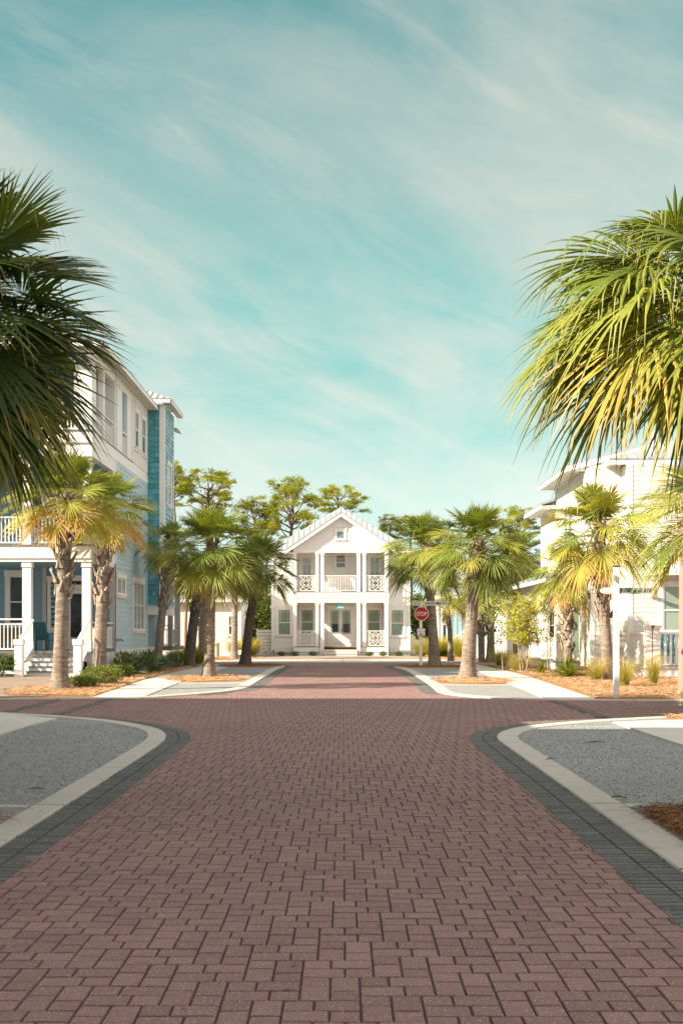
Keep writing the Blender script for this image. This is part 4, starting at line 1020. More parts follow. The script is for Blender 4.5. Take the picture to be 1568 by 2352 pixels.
# body sides and back
Fs = frame(xl, YC+1.1, 0, 1, -1, 0); wall(H, Fs, 0, 10, .62, 7.1, mat='whitewall'); Fs2 = frame(xr, YC+1.1, 0, 1, 1, 0); wall(H, Fs2, 0, 10, .62, 7.1, mat='whitewall')
mb = MB(); mb.box(xl, xr, YC+11.0, YC+11.1, 0, 7.1); mb.box(xl-.02, xl+.13, YC+1.05, YC+1.2, .62, 7.1); mb.box(xr-.13, xr+.02, YC+1.05, YC+1.2, .62, 7.1)
mb.box(xl-.03, pl, YC+1.04, YC+1.3, .22, .62); mb.box(pr, xr+.03, YC+1.04, YC+1.3, .22, .62); mb.box(xl-.03, xl+.2, YC+1.3, YC+11, .22, .62); mb.box(xr-.2, xr+.03, YC+1.3, YC+11, .22, .62)
mb.build('trim', M['white'], H)
ww = dict(units=1, top=(1, 1), bot=(1, 1), case=.12, meet=.49)
def pwin(F, k, x0, x1, y0, y1, g, meet=.49):
    f = wf(H, F, k, x0, x1, y0, y1, g, units=1, top=(1, 1), bot=(1, 1), case=.13, meet=meet)
    m2 = MB(); l, r, a, b = sX(x0, k)+.045, sX(x1, k)-.045, sZ(y1, k), sZ(y0, k); zm = a+(b-a)*meet; prairie(m2, F, l, r, zm, b-.045); m2.build('muntins', M['signwhite'], f); return f
pwin(FB, k_, 234, 338, 1125, 1342, 'glassgreen'); pwin(FB, k_, 1177, 1283, 1127, 1346, 'glassgreen')
# inner walls
iL, iR = sX(370, k2), sX(1146, k2); fl1, fl2 = .62, 4.26
o1 = [(sX(410, k2), sX(545, k2), sZ(1330, k2), sZ(1100, k2)), (sX(640, k2), sX(880, k2), fl1, sZ(1092, k2)), (sX(968, k2), sX(1102, k2), sZ(1330, k2), sZ(1100, k2))]
wall(H, FI, iL, iR, fl1, 3.75, o1, seed=5)
o2 = [(sX(408, k2), sX(540, k2), fl2, sZ(655, k2)), (sX(698, k2), sX(818, k2), sZ(800, k2), sZ(655, k2)), (sX(970, k2), sX(1112, k2), fl2, sZ(655, k2))]
wall(H, FI, iL, iR, fl2, 7.0, o2, seed=6, step=.19)
pwin(FI, k2, 426, 530, 1126, 1330, 'glassgreen'); pwin(FI, k2, 982, 1087, 1126, 1330, 'glassgreen')
wf(H, FI, k2, 718, 798, 668, 778, 'glassblue', units=1, top=(3, 2), bot=(1, 1), case=.14, meet=.42)
def door(parent, F, a0, a1, z0, z1, leaves, g, low=.30, cols=2, rows=3, blindpart=False, handle=True, case=.13, gx=.17, prair=False):
    mb = MB(); mb.box(a0-case, a0, 0, .06, z0, z1, F); mb.box(a1, a1+case, 0, .06, z0, z1, F); mb.box(a0-case-.03, a1+case+.03, 0, .075, z1, z1+.16, F); mb.box(a0-case-.06, a1+case+.06, 0, .1, z1+.16, z1+.19, F)
    mb.box(a0, a1, 0, .07, z0, z0+.03, F)
    mb.build('door_frame', M['white'], parent)
    w = (a1-a0)/leaves
    for i in range(leaves):
        l = a0+i*w+.008; r = a0+(i+1)*w-.008; m = MB(); gz0 = z0+(z1-z0)*low; gz1 = z1-.16; gl, gr = l+gx, r-gx
        m.box(l, gl, 0, .045, z0+.03, z1-.01, F); m.box(gr, r, 0, .045, z0+.03, z1-.01, F); m.box(gl, gr, 0, .045, z0+.03, gz0, F); m.box(gl, gr, 0, .045, gz1, z1-.01, F)
        m.box(gl+.03, gr-.03, .045, .055, z0+.2, gz0-.14, F)
        if prair: prairie(m, F, gl, gr, gz0, gz1, .07); m.box(gl, gr, 0, .03, gz0+.07-.008, gz0+.07+.008, F)
        else:
            for q in range(1, cols): x = gl+(gr-gl)*q/cols; m.box(x-.012, x+.012, 0, .034, gz0, gz1, F)
            for q in range(1, rows): z = gz0+(gz1-gz0)*q/rows; m.box(gl, gr, 0, .032, z-.012, z+.012, F)
        d = m.build('door', M['white'], parent)
        p = MB(); p.box(gl-.01, gr+.01, .002, .012, gz0-.01, gz1+.01, F); p.build('pane', M[g], d)
        if blindpart: p = MB(); zz = gz0+(gz1-gz0)*.42; p.box(gl, gr, .013, .016, zz, gz1, F); p.build('roller_blind', M['glassgreen'], d)
        if handle and (i == leaves-1 or leaves == 1):
            p = MB(); x = (l+.06) if leaves > 1 else r-.07; p.box(x-.02, x+.02, .045, .06, z0+1.0, z0+1.25, F); p.tube([F(x, .06, z0+1.05), F(x, .1, z0+1.05), F(x+.1, .1, z0+1.05)], .01, 6); p.build('door_handle', M['brass'], d)
door(H, FI, sX(662, k2), sX(852, k2), fl1, sZ(1112, k2), 2, 'glass', low=.33, blindpart=True, gx=.10, prair=True)
door(H, FI, sX(424, k2), sX(526, k2), fl2, sZ(670, k2), 1, 'glassblind', low=.05, cols=2, rows=5, gx=.13); door(H, FI, sX(990, k2), sX(1095, k2), fl2, sZ(670, k2), 1, 'glassblind', low=.05, cols=2, rows=5, gx=.13)
# porch floors, beams, ceilings
mb = MB(); mb.box(pl+.03, pr-.03, YC+.02, YC+2.0, fl1-.035, fl1); mb.box(pl-.03, pr+.03, YC-.05, YC+2.0, fl2-.03, fl2); mb.build('porch_floor', M['wooddeck'], H)
mb = MB(); mb.box(pl-.01, pr+.01, YC-.03, YC+.15, fl2-.36, fl2-.03); mb.box(pl, pr, YC, YC+.22, 3.55, fl2-.36); mb.box(pl-.02, pr+.02, YC-.035, YC, fl2-.40, fl2-.36)
mb.box(pl, pl+.2, YC+.22, YC+1.98, 3.55, fl2-.03); mb.box(pr-.2, pr, YC+.22, YC+1.98, 3.55, fl2-.03); mb.box(pl+.2, pr-.2, YC+.22, YC+1.98, 3.62, 3.70)
mb.box(pl, pr, YC, YC+.22, 6.86, 7.20); mb.box(pl, pl+.2, YC+.22, YC+1.98, 6.86, 7.2); mb.box(pr-.2, pr, YC+.22, YC+1.98, 6.86, 7.2); mb.box(pl+.2, pr-.2, YC+.22, YC+1.98, 6.95, 7.0)
mb.box(pl+.02, cx_(590), YC+.03, YC+.12, .26, fl1-.035); mb.box(cx_(918), pr-.02, YC+.03, YC+.12, .26, fl1-.035)
mb.build('porch_beam', M['white'], H)
# skirting slats; a near-black sheet behind paints the shade in the gaps
mb = MB(); mb.box(xl+.02, xr-.02, YC+1.25, YC+1.3, 0, .3); mb.box(pl+.1, pr-.1, YC+.16, YC+.2, 0, .6); mb.build('crawl_shade_sheet', M['gapshade'], H)
mb = MB()
for (x0, x1, y) in ((xl, pl, YC+1.12), (pr, xr, YC+1.12), (pl, cx_(590), YC+.06), (cx_(918), pr, YC+.06)):
    mb.box(x0+.01, x1-.01, y, y+.03, .125, .225); mb.box(x0+.01, x1-.01, y, y+.03, .01, .10)
mb.build('skirting', M['white'], H)
for (zlo, zhi) in ((fl1, 3.55), (fl2, 6.86)):
    for c in (374, 560, 603, 906, 954, 1139): column(H, FP, cx_(c), -.12, .21 if c not in (374, 1139) else .24, zlo, zhi, base=0)
# newel-like long posts beside the steps
for c in (603, 906): mb = MB(); mb.box(cx_(c)-.12, cx_(c)+.12, YC-.16, YC-.03, 0, 1.15); mb.build('stair_post', M['white'], H)
for i in range(3):
    mb = MB(); y = YC-.02-.28*i-.28; z = fl1-.155*(i+1); mb.box(cx_(618), cx_(893), y+.02, YC+.1-.001*i, .0, z-.03); mb.build('step', M['white'], H)
    mb = MB(); mb.box(cx_(616), cx_(895), y, y+.31, z-.03, z); mb.build('stair_tread', M['wooddeck'], H)
for (z0, z1) in ((fl1, cz_(1302)), ):
    rail(H, FP, cx_(390), cx_(545), -.12, z0, z1, pattern='x', step=.09); rail(H, FP, cx_(972), cx_(1122), -.12, z0, z1, pattern='x', step=.09)
    Fq = frame(cx_(603), YC+.2, 0, 1, 1, 0); rail(H, Fq, 0, 1.7, 0, z0, z1, step=.12); Fq = frame(cx_(920), YC+.2, 0, 1, 1, 0); rail(H, Fq, 0, 1.7, 0, z0, z1, step=.12)
z0, z1 = fl2, cz_(840)
rail(H, FP, cx_(390), cx_(545), -.12, z0, z1, pattern='x', step=.09); rail(H, FP, cx_(972), cx_(1122), -.12, z0, z1, pattern='x', step=.09); rail(H, FP, cx_(620), cx_(892), -.12, z0, z1, step=.115)
for c, e in ((380, 1), (1135, 1)): Fq = frame(cx_(c), YC+.25, 0, 1, 1, 0); rail(H, Fq, 0, 1.7, 0, z0, z1, step=.115)
# gable wall and roofs
ax_ = cx_(760); zA = cz_(345); slope = .675
def gclip(z): w = max(.02, (9.30-z)/slope); return (max(pl, ax_-w), min(pr, ax_+w))
wall(H, FP, 0, 0, 7.20, 9.26, [(cx_(702), cx_(815), cz_(562), cz_(443))], clip=gclip, step=.19, seed=8)
window(H, FP, cx_(722), cx_(790), cz_(536), cz_(470), 'glassblue', 1, (1, 1), (1, 1), meet=0, case=.12, head=.15)
rf = MB(); ribs = MB(); zr = 9.52; oh = .42
ev = 3.72
for s in (-1, 1):
    e0 = (ax_+s*ev, YC-oh, zr-slope*ev); e1 = (ax_+s*ev, YC+6.5, zr-slope*ev); r1 = (ax_, YC+6.5, zr); r0 = (ax_, YC-oh, zr)
    roofplane(rf, ribs, [e0, e1, r1, r0], .05)
r_ = rf.build('porch_roof', M['roof'], H); ribs.build('seams', M['roof'], r_); rf = MB(); ribs = MB()
# main hip roof
XL, XR, YF, YB = -5.02, 4.72, YC+.75, YC+10.6; ze = 7.08; ap = ((XL+XR)/2, (YF+YB)/2, ze+slope*(XR-XL)/2+.10)
c4 = [(XL, YF, ze), (XR, YF, ze), (XR, YB, ze), (XL, YB, ze)]
for i in range(4): roofplane(rf, ribs, [c4[i], c4[(i+1) % 4], ap], .05, .36)
r_ = rf.build('roof', M['roof'], H); ribs.build('seams', M['roof'], r_)
mb = MB()
for s in (-1, 1):     # rake boards and soffit of the porch gable
    a = Vector((ax_, YC-oh+.02, zr-.06)); b = Vector((ax_+s*ev, YC-oh+.02, zr-.06-slope*ev)); dz = Vector((0, 0, -.24)); dy = Vector((0, .04, 0))
    mb.hexa([a+dz, b+dz, b+dz+dy, a+dz+dy, a, b, b+dy, a+dy])
    dy2 = Vector((0, oh-.05, 0)); a2 = a+Vector((0, .041, -.05)); b2 = b+Vector((0, .041, -.05)); t = Vector((0, 0, -.02)); mb.hexa([a2+t, b2+t, b2+t+dy2, a2+t+dy2, a2, b2, b2+dy2, a2+dy2])
    e0 = Vector((ax_+s*ev, YC-oh, zr-slope*ev-.07)); mb.box(min(e0.x, e0.x-s*.05), max(e0.x, e0.x-s*.05), YC-oh+.06, YC+1.0, e0.z-.12, e0.z)
    sx0, sx1 = sorted((ax_+s*(ev-.06), pl if s < 0 else pr)); mb.box(sx0, sx1, YC-.0, YC+1.09, zr-slope*ev-.16, zr-slope*ev-.13)
mb.box(XL+.04, XR-.04, YF+.02, YF+.06, ze-.20, ze-.055); mb.box(XL+.04, XL+.08, YF+.06, YB-.05, ze-.2, ze-.055); mb.box(XR-.08, XR-.04, YF+.06, YB-.05, ze-.2, ze-.055); mb.box(XL+.08, pl, YF+.06, YC+1.2, ze-.13, ze-.10); mb.box(pr, XR-.08, YF+.06, YC+1.2, ze-.13, ze-.10)
mb.build('fascia', M['white'], H)
# house number
mb = MB(); text_mesh(mb, '3', FP, cx_(906), cz_(1216), .17, .0, .006); mb.build('house_number', M['brass'], H)
# upper left side window of the body
window(H, FB, sX(292, k_), sX(340, k_), sZ(800, k_), sZ(690, k_), 'glassblue', 1, (2, 1), (1, 1), case=.1)
window(H, FB, sX(1192, k_), sX(1250, k_), sZ(850, k_), sZ(740, k_), 'glass', 1, (2, 1), (1, 1), case=.1)
mb = MB(); mb.box(xl-.1, xl, YC+1.0, YC+1.3, 3.2, 3.35); mb.build('wall_lamp', M['white'], H)
# turquoise sign
t = thing('hanging_sign', (cx_(755), YC+.35, 3.35), 'small turquoise beach sign hanging over the white double doors', 'sign')
Fg = frame(cx_(755), YC+.2, 1, 0, 0, -1); mb = MB(); mb.box(-.25, .25, -.02, .02, cz_(1117), cz_(1078), Fg); mb.box(-.2, -.19, -.005, .005, cz_(1078), 3.62, Fg); mb.box(.19, .2, -.005, .005, cz_(1078), 3.62, Fg); mb.build('board', M['signteal'], t)
mb = MB(); text_mesh(mb, 'WELCOME', Fg, 0, cz_(1094), .12, .022, .003, .8); text_mesh(mb, 'BEACH', Fg, .04, cz_(1112), .14, .022, .003, .8); mb.build('lettering', M['signwhite'], t)
def fan(label, x, y, z, s=.85):
    t = thing('ceiling_fan', (x, y, z), label, 'ceiling fan', 'porch ceiling fans'); mb = MB(); mb.lathe((x, y, z-.02), [(.07, 0), (.1, .05), (.05, .12), (.015, .13), (.015, .34)], 10); mb.build('motor', M['brass'], t)
    for i in range(4):
        a = i*1.5708+.2; m = MB(); d = Vector((math.cos(a), math.sin(a), 0)); m.bar(Vector((x, y, z+.06))+d*.08, Vector((x, y, z+.03))+d*s, .13, .012); m.build('blade', M['wood'], t)
fan('brown ceiling fan under the upper porch ceiling', cx_(765), YC+.9, 6.62); fan('brown ceiling fan under the lower porch ceiling behind the turquoise sign', cx_(762), YC+1.0, 3.32)
def chair(label, x, y, z, rot, mat, group, w=.6, tall=.95, name='porch_chair'):
    t = thing(name, (x, y, z), label, 'chair', group); t.rotation_euler = (0, 0, 0); c, s = math.cos(rot), math.sin(rot)
    def F(a, b, zz): return (x+c*a-s*b, y+s*a+c*b, z+zz)
    m = MB(); m.box(-w/2, w/2, -.26, .26, .36, .40, F); m.build('seat', M[mat], t); m = MB()
    for i in range(5): a = -w/2+.05+i*(w-.1)/4; m.hexa([F(a-.05, .24, .4), F(a+.05, .24, .4), F(a+.05, .27, .4), F(a-.05, .27, .4), F(a-.05, .42, tall), F(a+.05, .42, tall), F(a+.05, .45, tall), F(a-.05, .45, tall)])
    m.box(-w/2, w/2, .30, .33, .55, .61, F); m.build('backrest', M[mat], t)
    for sx in (-1, 1):
        m = MB(); m.box(sx*w/2-.035, sx*w/2+.035, -.34, .3, .60, .63, F); m.build('armrest', M[mat], t)
        for sy in (-.26, .26): m = MB(); m.box(sx*w/2-.025, sx*w/2+.025, sy-.025, sy+.025, 0, .60, F); m.build('leg', M[mat], t)
    return t
chair('white chair on the upper porch, left of the little brown table', cx_(672), YC+1.2, fl2, R(205), 'white', 'upper porch chairs'); chair('white chair on the upper porch, right of the little brown table', cx_(860), YC+1.2, fl2, R(150), 'white', 'upper porch chairs')
t = thing('side_table', (cx_(793), YC+1.1, fl2), 'little brown table between the white chairs on the upper porch', 'table'); m = MB(); m.box(cx_(772), cx_(814), YC+.9, YC+1.3, fl2+.38, fl2+.43); m.build('top', M['wood'], t)
for sx in (775, 811):
    for sy in (.93, 1.27): m = MB(); m.box(cx_(sx)-.02, cx_(sx)+.02, YC+sy-.02, YC+sy+.02, fl2, fl2+.38); m.build('leg', M['wood'], t)

# ---------------------------------------------------------------- BLUE HOUSE (left)
XW = -8.8; B = thing('house', (-12, 46, 0), 'tall pale blue house with white porches and a teal shingled tower on the left', 'house')
F0 = frame(0, 43.8, 1, 0, 0, -1); FR = frame(XW, 0, 0, 1, 1, 0)      # porch back wall ; side wall (a = Y, b = +X)
f1, f2, f3, top = .96, 4.72, 8.75, 11.45
zf = lambda y, Y: 1.7+(HZ-y)*Y/FF
doorx = (-10.72, -9.80)
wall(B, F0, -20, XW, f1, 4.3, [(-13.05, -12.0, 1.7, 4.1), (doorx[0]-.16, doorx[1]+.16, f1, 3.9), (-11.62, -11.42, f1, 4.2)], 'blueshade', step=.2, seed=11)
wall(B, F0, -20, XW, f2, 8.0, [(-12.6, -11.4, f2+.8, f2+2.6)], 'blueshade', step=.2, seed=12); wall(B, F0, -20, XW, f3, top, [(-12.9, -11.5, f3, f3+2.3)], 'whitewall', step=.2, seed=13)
window(B, F0, -12.88, -12.14, 1.95, 3.80, 'glass', 1, (1, 1), (1, 1), case=.16, head=.2, meet=.46)
window(B, F0, -11.32, -11.0, 1.75, 3.6, 'glass', 1, (1, 1), (1, 1), case=.08, head=.16, meet=.46)
window(B, F0, -12.4, -11.6, f2+.9, f2+2.4, 'glass', 1, (1, 1), (1, 1)); door(B, F0, -12.75, -11.65, f3, f3+2.2, 2, 'glass', low=.05, cols=1, rows=1)
door(B, F0, doorx[0], doorx[1], f1, 3.28, 1, 'glass', low=.20, cols=1, rows=1, gx=.20); window(B, F0, doorx[0]+.02, doorx[1]-.02, 3.34, 3.66, 'glass', 1, (1, 1), (1, 1), meet=0, sill=False, case=.14, head=.14)
mb = MB(); mb.box(-11.60, -11.44, 0, .06, f1, 4.2, F0); mb.build('pilaster', M['grey'], B)
mb = MB(); mb.box(XW-.20, XW+.03, -.05, .1, f1, 4.3, F0); mb.build('pilaster', M['grey'], B)
wins1 = [(44.15, 45.75, 3.12, 3.78), (47.55, 49.95, 1.72, 3.73)]
ops = [(a-.14, b+.14, c-.16, d+.2) for a, b, c, d in wins1]
wall(B, FR, 43.8, 51.1, .92, 8.33, ops+[(43.8, 43.95, 0, 9)], 'blue', step=.19, seed=14)
window(B, FR, *wins1[0], 'glassblue', 2, (2, 1), (2, 1), meet=0, case=.1); window(B, FR, *wins1[1], 'glassblue', 3, (2, 1), (1, 1), meet=.52, case=.1, head=.2)
w3 = [(47.85, 48.72, 9.48, 11.0), (49.5, 50.45, 9.48, 11.0)]
wall(B, FR, 47.3, 51.1, 8.75, top, [(a-.12, b+.12, c-.15, d+.2) for a, b, c, d in w3], 'white', 'bb', .3, seed=15)
for w in w3: window(B, FR, *w, 'glassblue', 1, (2, 1), (1, 1), case=.09, head=.14)
# rest of the body: back and the parts behind the porches
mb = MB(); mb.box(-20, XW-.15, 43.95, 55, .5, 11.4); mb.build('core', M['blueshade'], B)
mb = MB()   # bands and corner boards
mb.box(XW-.05, XW+.03, 43.72, 43.92, .92, 8.33)
mb.box(-20, XW+.02, 39.72, 39.92, f3-.45, f3-.04); mb.box(XW-.2, XW+.02, 39.92, 51.1, f3-.45, f3-.04); mb.box(-20, XW, 39.78, 40.0, 7.82, f3-.45); mb.box(XW-.22, XW, 40.0, 43.8, 7.82, f3-.45)
mb.box(-20, XW+.0, 39.74, 39.95, f2-.48, f2-.05); mb.box(XW-.22, XW+.0, 39.95, 43.8, f2-.48, f2-.05); mb.box(-20, XW-.01, 39.79, 39.99, 4.12, f2-.48); mb.box(XW-.22, XW-.01, 39.99, 43.8, 4.12, f2-.48)
mb.box(-20, XW-.02, 39.86, 40.02, .15, f1-.06) ; mb.box(XW-.2, XW-.02, 40.02, 43.8, .15, f1-.06); mb.box(XW-.12, XW+.05, 43.8, 54, .85, .93); mb.box(XW-.1, XW+.02, 43.9, 54, .05, .85)
mb.box(-20, XW, 39.78, 40.02, 11.3, 11.75); mb.box(XW-.24, XW, 40.02, 47.3, 11.3, 11.75); mb.box(XW-.1, XW+.015, 47.3, 51.1, 11.45, 11.75)
mb.build('beam', M['white'], B)
mb = MB(); mb.box(-20, XW+.0, 39.66, 43.8, f1-.06, f1); mb.box(-20, XW+.03, 39.70, 43.8, f2-.05, f2); mb.box(-20, XW+.04, 39.68, 47.4, f3-.04, f3+.0); mb.build('porch_floor', M['greydeck'], B)
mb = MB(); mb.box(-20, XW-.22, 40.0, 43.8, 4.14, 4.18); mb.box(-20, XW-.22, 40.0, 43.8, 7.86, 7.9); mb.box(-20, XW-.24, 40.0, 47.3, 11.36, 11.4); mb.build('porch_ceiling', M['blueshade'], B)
Fp = frame(0, 39.9, 1, 0, 0, -1)
for x in (-15.3, -13.2, -11.12, -9.02): column(B, Fp, x, -.1, .30, f1, 4.12, base=.35, cap=.16)
for x in (-13.2, -11.12, -9.0): column(B, Fp, x, -.1, .28, f2, 7.82, base=.2)
for x in (-13.2, -11.12): column(B, Fp, x, -.1, .28, f3, 11.3, base=.2)
# third level: closed corner, openings, blue recesses seen from the side
mb = MB(); mb.box(-9.45, XW-.02, 39.84, 40.02, f3, 11.3); mb.box(XW-.20, XW-.02, 40.02, 40.55, f3, 11.3); mb.build('wall', M['whitewall'], B)
for y0, y1 in ((41.75, 42.05), (44.25, 45.35), (46.4, 47.3)): mb = MB(); mb.box(XW-.2, XW-.02, y0, y1, f3, 11.3); mb.build('wall', M['whitewall'], B)
mb = MB(); mb.box(XW-1.3, XW-1.2, 43.9, 47.2, f3, 11.3); mb.build('wall', M['blue'], B); mb = MB(); mb.box(XW-1.2, XW-.2, 47.15, 47.25, f3, 11.3); mb.build('wall', M['blue'], B)
for a0, a1 in ((40.55, 41.75), (42.05, 44.25), (45.35, 46.4)): rail(B, FR, a0, a1, -.10, f3, f3+.98, step=.11, double=True)
rail(B, Fp, -11.0, -9.45, -.1, f3, f3+1.0, step=.13); rail(B, Fp, -13.1, -11.25, -.1, f3, f3+1.0, step=.13); rail(B, Fp, -20, -13.3, -.1, f3, f3+1.0, step=.13)
rail(B, Fp, -11.0, -9.15, -.1, f2, f2+1.0, step=.13); rail(B, Fp, -13.1, -11.25, -.1, f2, f2+1.0, step=.13); rail(B, FR, 40.1, 43.7, -.1, f2, f2+1.0, step=.13)
rail(B, Fp, -13.05, -11.27, -.1, f1, f1+1.16, step=.135, double=True, bal=.026); rail(B, Fp, -15.2, -13.35, -.1, f1, f1+1.16, step=.135, double=True, bal=.026); rail(B, FR, 40.1, 43.7, -.1, f1, f1+1.05, step=.12, double=True)
# front steps
for i in range(4):
    z = f1-.16*(i+1)*1.02; y = 39.66-.29*(i+1); mb = MB(); mb.box(-10.75, -9.0, y+.03, 39.9, .1, z-.035); mb.build('step', M['white'], B)
    mb = MB(); mb.box(-10.78, -8.97, y, y+.33, z-.035, z); mb.build('stair_tread', M['tread'], B)
for x in (-10.88, -8.90):
    mb = MB(); mb.box(x-.13, x+.13, 37.98, 38.24, .1, 1.36); mb.box(x-.16, x+.16, 37.95, 38.27, 1.22, 1.4); mb.build('newel_post', M['white'], B)
    mb = MB(); mb.bar((x, 38.2, 1.42), (x, 39.8, 2.06), .07, .06); mb.bar((x, 38.2, .45), (x, 39.8, 1.12), .05, .05)
    for k in range(12): t_ = (k+.5)/12; y = 38.2+1.6*t_; mb.box(x-.014, x+.014, y-.014, y+.014, .45+.67*t_, 1.42+.64*t_)
    mb.build('stair_railing', M['white'], B)
# teal tower
TX, T0, T1 = -8.06, 51.1, 53.95; zb_, zt = 2.82, 11.9
Ft = frame(0, T0, 1, 0, 0, -1); FTs = frame(TX, 0, 0, 1, 1, 0)
wall(B, Ft, XW-.3, TX-.18, zb_, zt, [], 'teal', 'shingle', .24, seed=21); tw = [(52.0, 53.1, 7.5, 9.35)]
wall(B, FTs, T0+.0, T1, zb_, zt, [(a-.12, b+.12, c-.15, d+.18) for a, b, c, d in tw], 'bluelight', 'shingle', .2, seed=22); window(B, FTs, *tw[0], 'glassblue', 1, (2, 1), (1, 1), case=.09)
mb = MB(); mb.box(TX-.20, TX+.035, T0-.035, T0+.14, zb_, zt); mb.box(TX-.05, TX+.03, T1-.12, T1+.02, zb_, zt); mb.box(XW-.1, TX+.05, T0-.05, T1, 2.40, zb_); mb.box(XW-.1, TX+.09, T0-.09, T1, zb_-.04, zb_); mb.build('tower_trim', M['white'], B)
mb = MB(); mb.box(TX-.32, TX-.08, 54.2, 54.45, .9, 4.2); mb.box(TX-.32, TX-.05, 56.4, 56.7, .9, 4.2); mb.box(XW-.6, XW-.5, 53.9, 58, .5, 4.2); mb.build('rear_porch_post', M['grey'], B)
mb = MB(); mb.box(XW-.5, TX-.06, 53.95, 58, .75, .93); mb.build('porch_floor', M['greydeck'], B)
Fb = frame(TX-.2, 0, 0, 1, 1, 0); rail(B, Fb, 54.4, 56.4, 0, .93, 1.95, step=.14, double=True, mat='grey'); Fb2 = frame(0, 54.1, 1, 0, 0, -1); rail(B, Fb2, XW, TX-.1, 0, .93, 1.95, step=.14, double=True, mat='grey')
# roofs
rf = MB(); ribs = MB(); ex, ey, eh = -8.30, 39.35, 11.80; sl = .42
e1 = [(-20, ey, eh), (ex, ey, eh), (ex-5, ey+5, eh+5*sl), (-20, ey+5, eh+5*sl)]; roofplane(rf, ribs, e1, .05)
roofplane(rf, ribs, [(ex, ey, eh), (ex, 55.4, eh), (ex-5, 55.4, eh+5*sl), (ex-5, ey+5, eh+5*sl)], .05)
tx = -7.68; ty0, ty1 = 50.72, 55.6; th_ = 12.10; rx = XW-.6
roofplane(rf, ribs, [(rx, ty0, th_), (tx, ty0, th_), (-9.6, 52.6, th_+.95)], .05, .3); roofplane(rf, ribs, [(tx, ty0, th_), (tx, ty1-.9, th_), (-9.6, 52.6, th_+.95)], .05, .3)
roofplane(rf, ribs, [(tx-.3, 54.8, 11.45), (tx-.3, 56, 11.45), (-9.6, 56, 12.0), (-9.6, 54.8, 12.0)], .05, .3)
r_ = rf.build('roof', M['roof'], B); ribs.build('seams', M['roof'], r_)
mb = MB(); y = 39.5
mb.box(ex-.04, ex+.0, ey, 51.0, eh-.20, eh-.06); mb.box(-20, ex, ey-.0, ey+.04, eh-.20, eh-.06)
n = MB(); n.quad((ex-.05, ey+.05, eh-.09), (ex-.05, 51.0, eh-.09), (XW-.1, 51.0, eh-.0), (XW-.1, ey+.05, eh-.0)); mb.box(XW-.05, ex-.04, ey+.05, 51.0, eh-.085, eh-.07)
while y < 51.0: mb.box(XW, ex-.05, y, y+.05, eh-.22, eh-.087); y += .62
mb.box(tx-.04, tx, ty0, ty1-1.0, th_-.18, th_-.055); mb.box(rx+.4, tx, ty0, ty0+.04, th_-.18, th_-.055); mb.box(TX-.05, tx-.04, ty0+.04, ty1-1, th_-.09, th_-.075); mb.box(XW, tx-.04, ty0+.04, T0, th_-.09, th_-.075)
y = ty0+.2
while y < ty1-1.1: mb.box(TX, tx-.05, y, y+.05, th_-.2, th_-.092); y += .5
mb.build('fascia', M['white'], B)
mb = MB(); mb.box(XW, XW+.06, 44.0, 44.06, 1.28, 1.38); mb.tube([(XW+.05, 44.1, 1.33), (XW+.2, 44.1, 1.33), (XW+.24, 44.1, 1.26)], .02, 6); mb.lathe((XW+.16, 44.1, 1.36), [(.05, 0), (.05, .015)], 8); mb.build('spigot', M['brass'], B)
mb = MB(); mb.box(XW+.0, XW+.12, 50.0, 50.14, 1.43, 1.55); mb.build('outlet_cover', M['cream'], B)
chair('teal slatted wooden chair on the blue porch beside the stairs', -11.0, 42.2, f1, R(150), 'tealchair', 'blue porch chairs', .62, 1.05); chair('brown wooden armchair at the left end of the blue porch', -12.35, 42.3, f1, R(190), 'wood', 'blue porch chairs', .6, .8)
t = thing('side_table', (-11.9, 41.5, f1), 'low dark wooden table behind the blue porch rail', 'table'); m = MB(); m.box(-12.15, -11.7, 41.3, 41.7, f1+.5, f1+.55); m.build('top', M['wood'], t)
for sx in (-12.1, -11.75):
    for sy in (41.35, 41.65): m = MB(); m.box(sx-.02, sx+.02, sy-.02, sy+.02, f1, f1+.5); m.build('leg', M['wood'], t)
t = thing('lounge_chair', (-10.3, 42.6, f3), 'brown wicker lounge chair on the top balcony', 'chair'); m = MB(); m.box(-10.75, -9.95, 42.0, 42.7, f3+.1, f3+.45); m.build('seat', M['wicker'], t); m = MB(); m.box(-10.75, -9.95, 42.7, 42.85, f3+.1, f3+.95); m.build('backrest', M['wicker'], t)
for sx in (-10.8, -9.98): m = MB(); m.box(sx, sx+.1, 42.0, 42.69, f3+.45, f3+.65); m.build('armrest', M['wicker'], t)

# ---------------------------------------------------------------- WHITE HOUSE (right)
W = thing('house', (13, 47, 0), 'white siding house with side porch, broad eaves and a low railed porch on the right', 'house')
zC, zA_ = 8.07, 8.07
FC = frame(0, 42.0, 1, 0, 0, -1); FCs = frame(10.6, 0, 0, 1, -1, 0); FA = frame(0, 43.1, 1, 0, 0, -1); FAs = frame(9.45, 0, 0, 1, -1, 0)
def afr(px, Y): return (px-VPX)*Y/FF
cw = (afr(1521, 42), afr(1596, 42), 1.66, 3.36); 
wall(W, FC, 10.6, 17, .45, 7.9, [(cw[0]-.14, cw[1]+.14, cw[2]-.2, cw[3]+.2), (11.2, 14.2, 3.2, 4.0), (12.6, 14.2, 5.6, 7.0)], 'cream', step=.175, seed=31)
window(W, FC, *cw, 'glassgreen', 1, (1, 1), (1, 1), case=.12, meet=.46); window(W, FC, 12.8, 14.0, 5.7, 6.9, 'glassblue', 1, (3, 2), (1, 1), case=.1)
wall(W, FCs, 42.0, 43.1, .45, 7.9, [], 'cream', step=.175, seed=32)
wall(W, FA, 9.45, 10.6, .3, 7.95, [], 'cream', step=.175, seed=33)
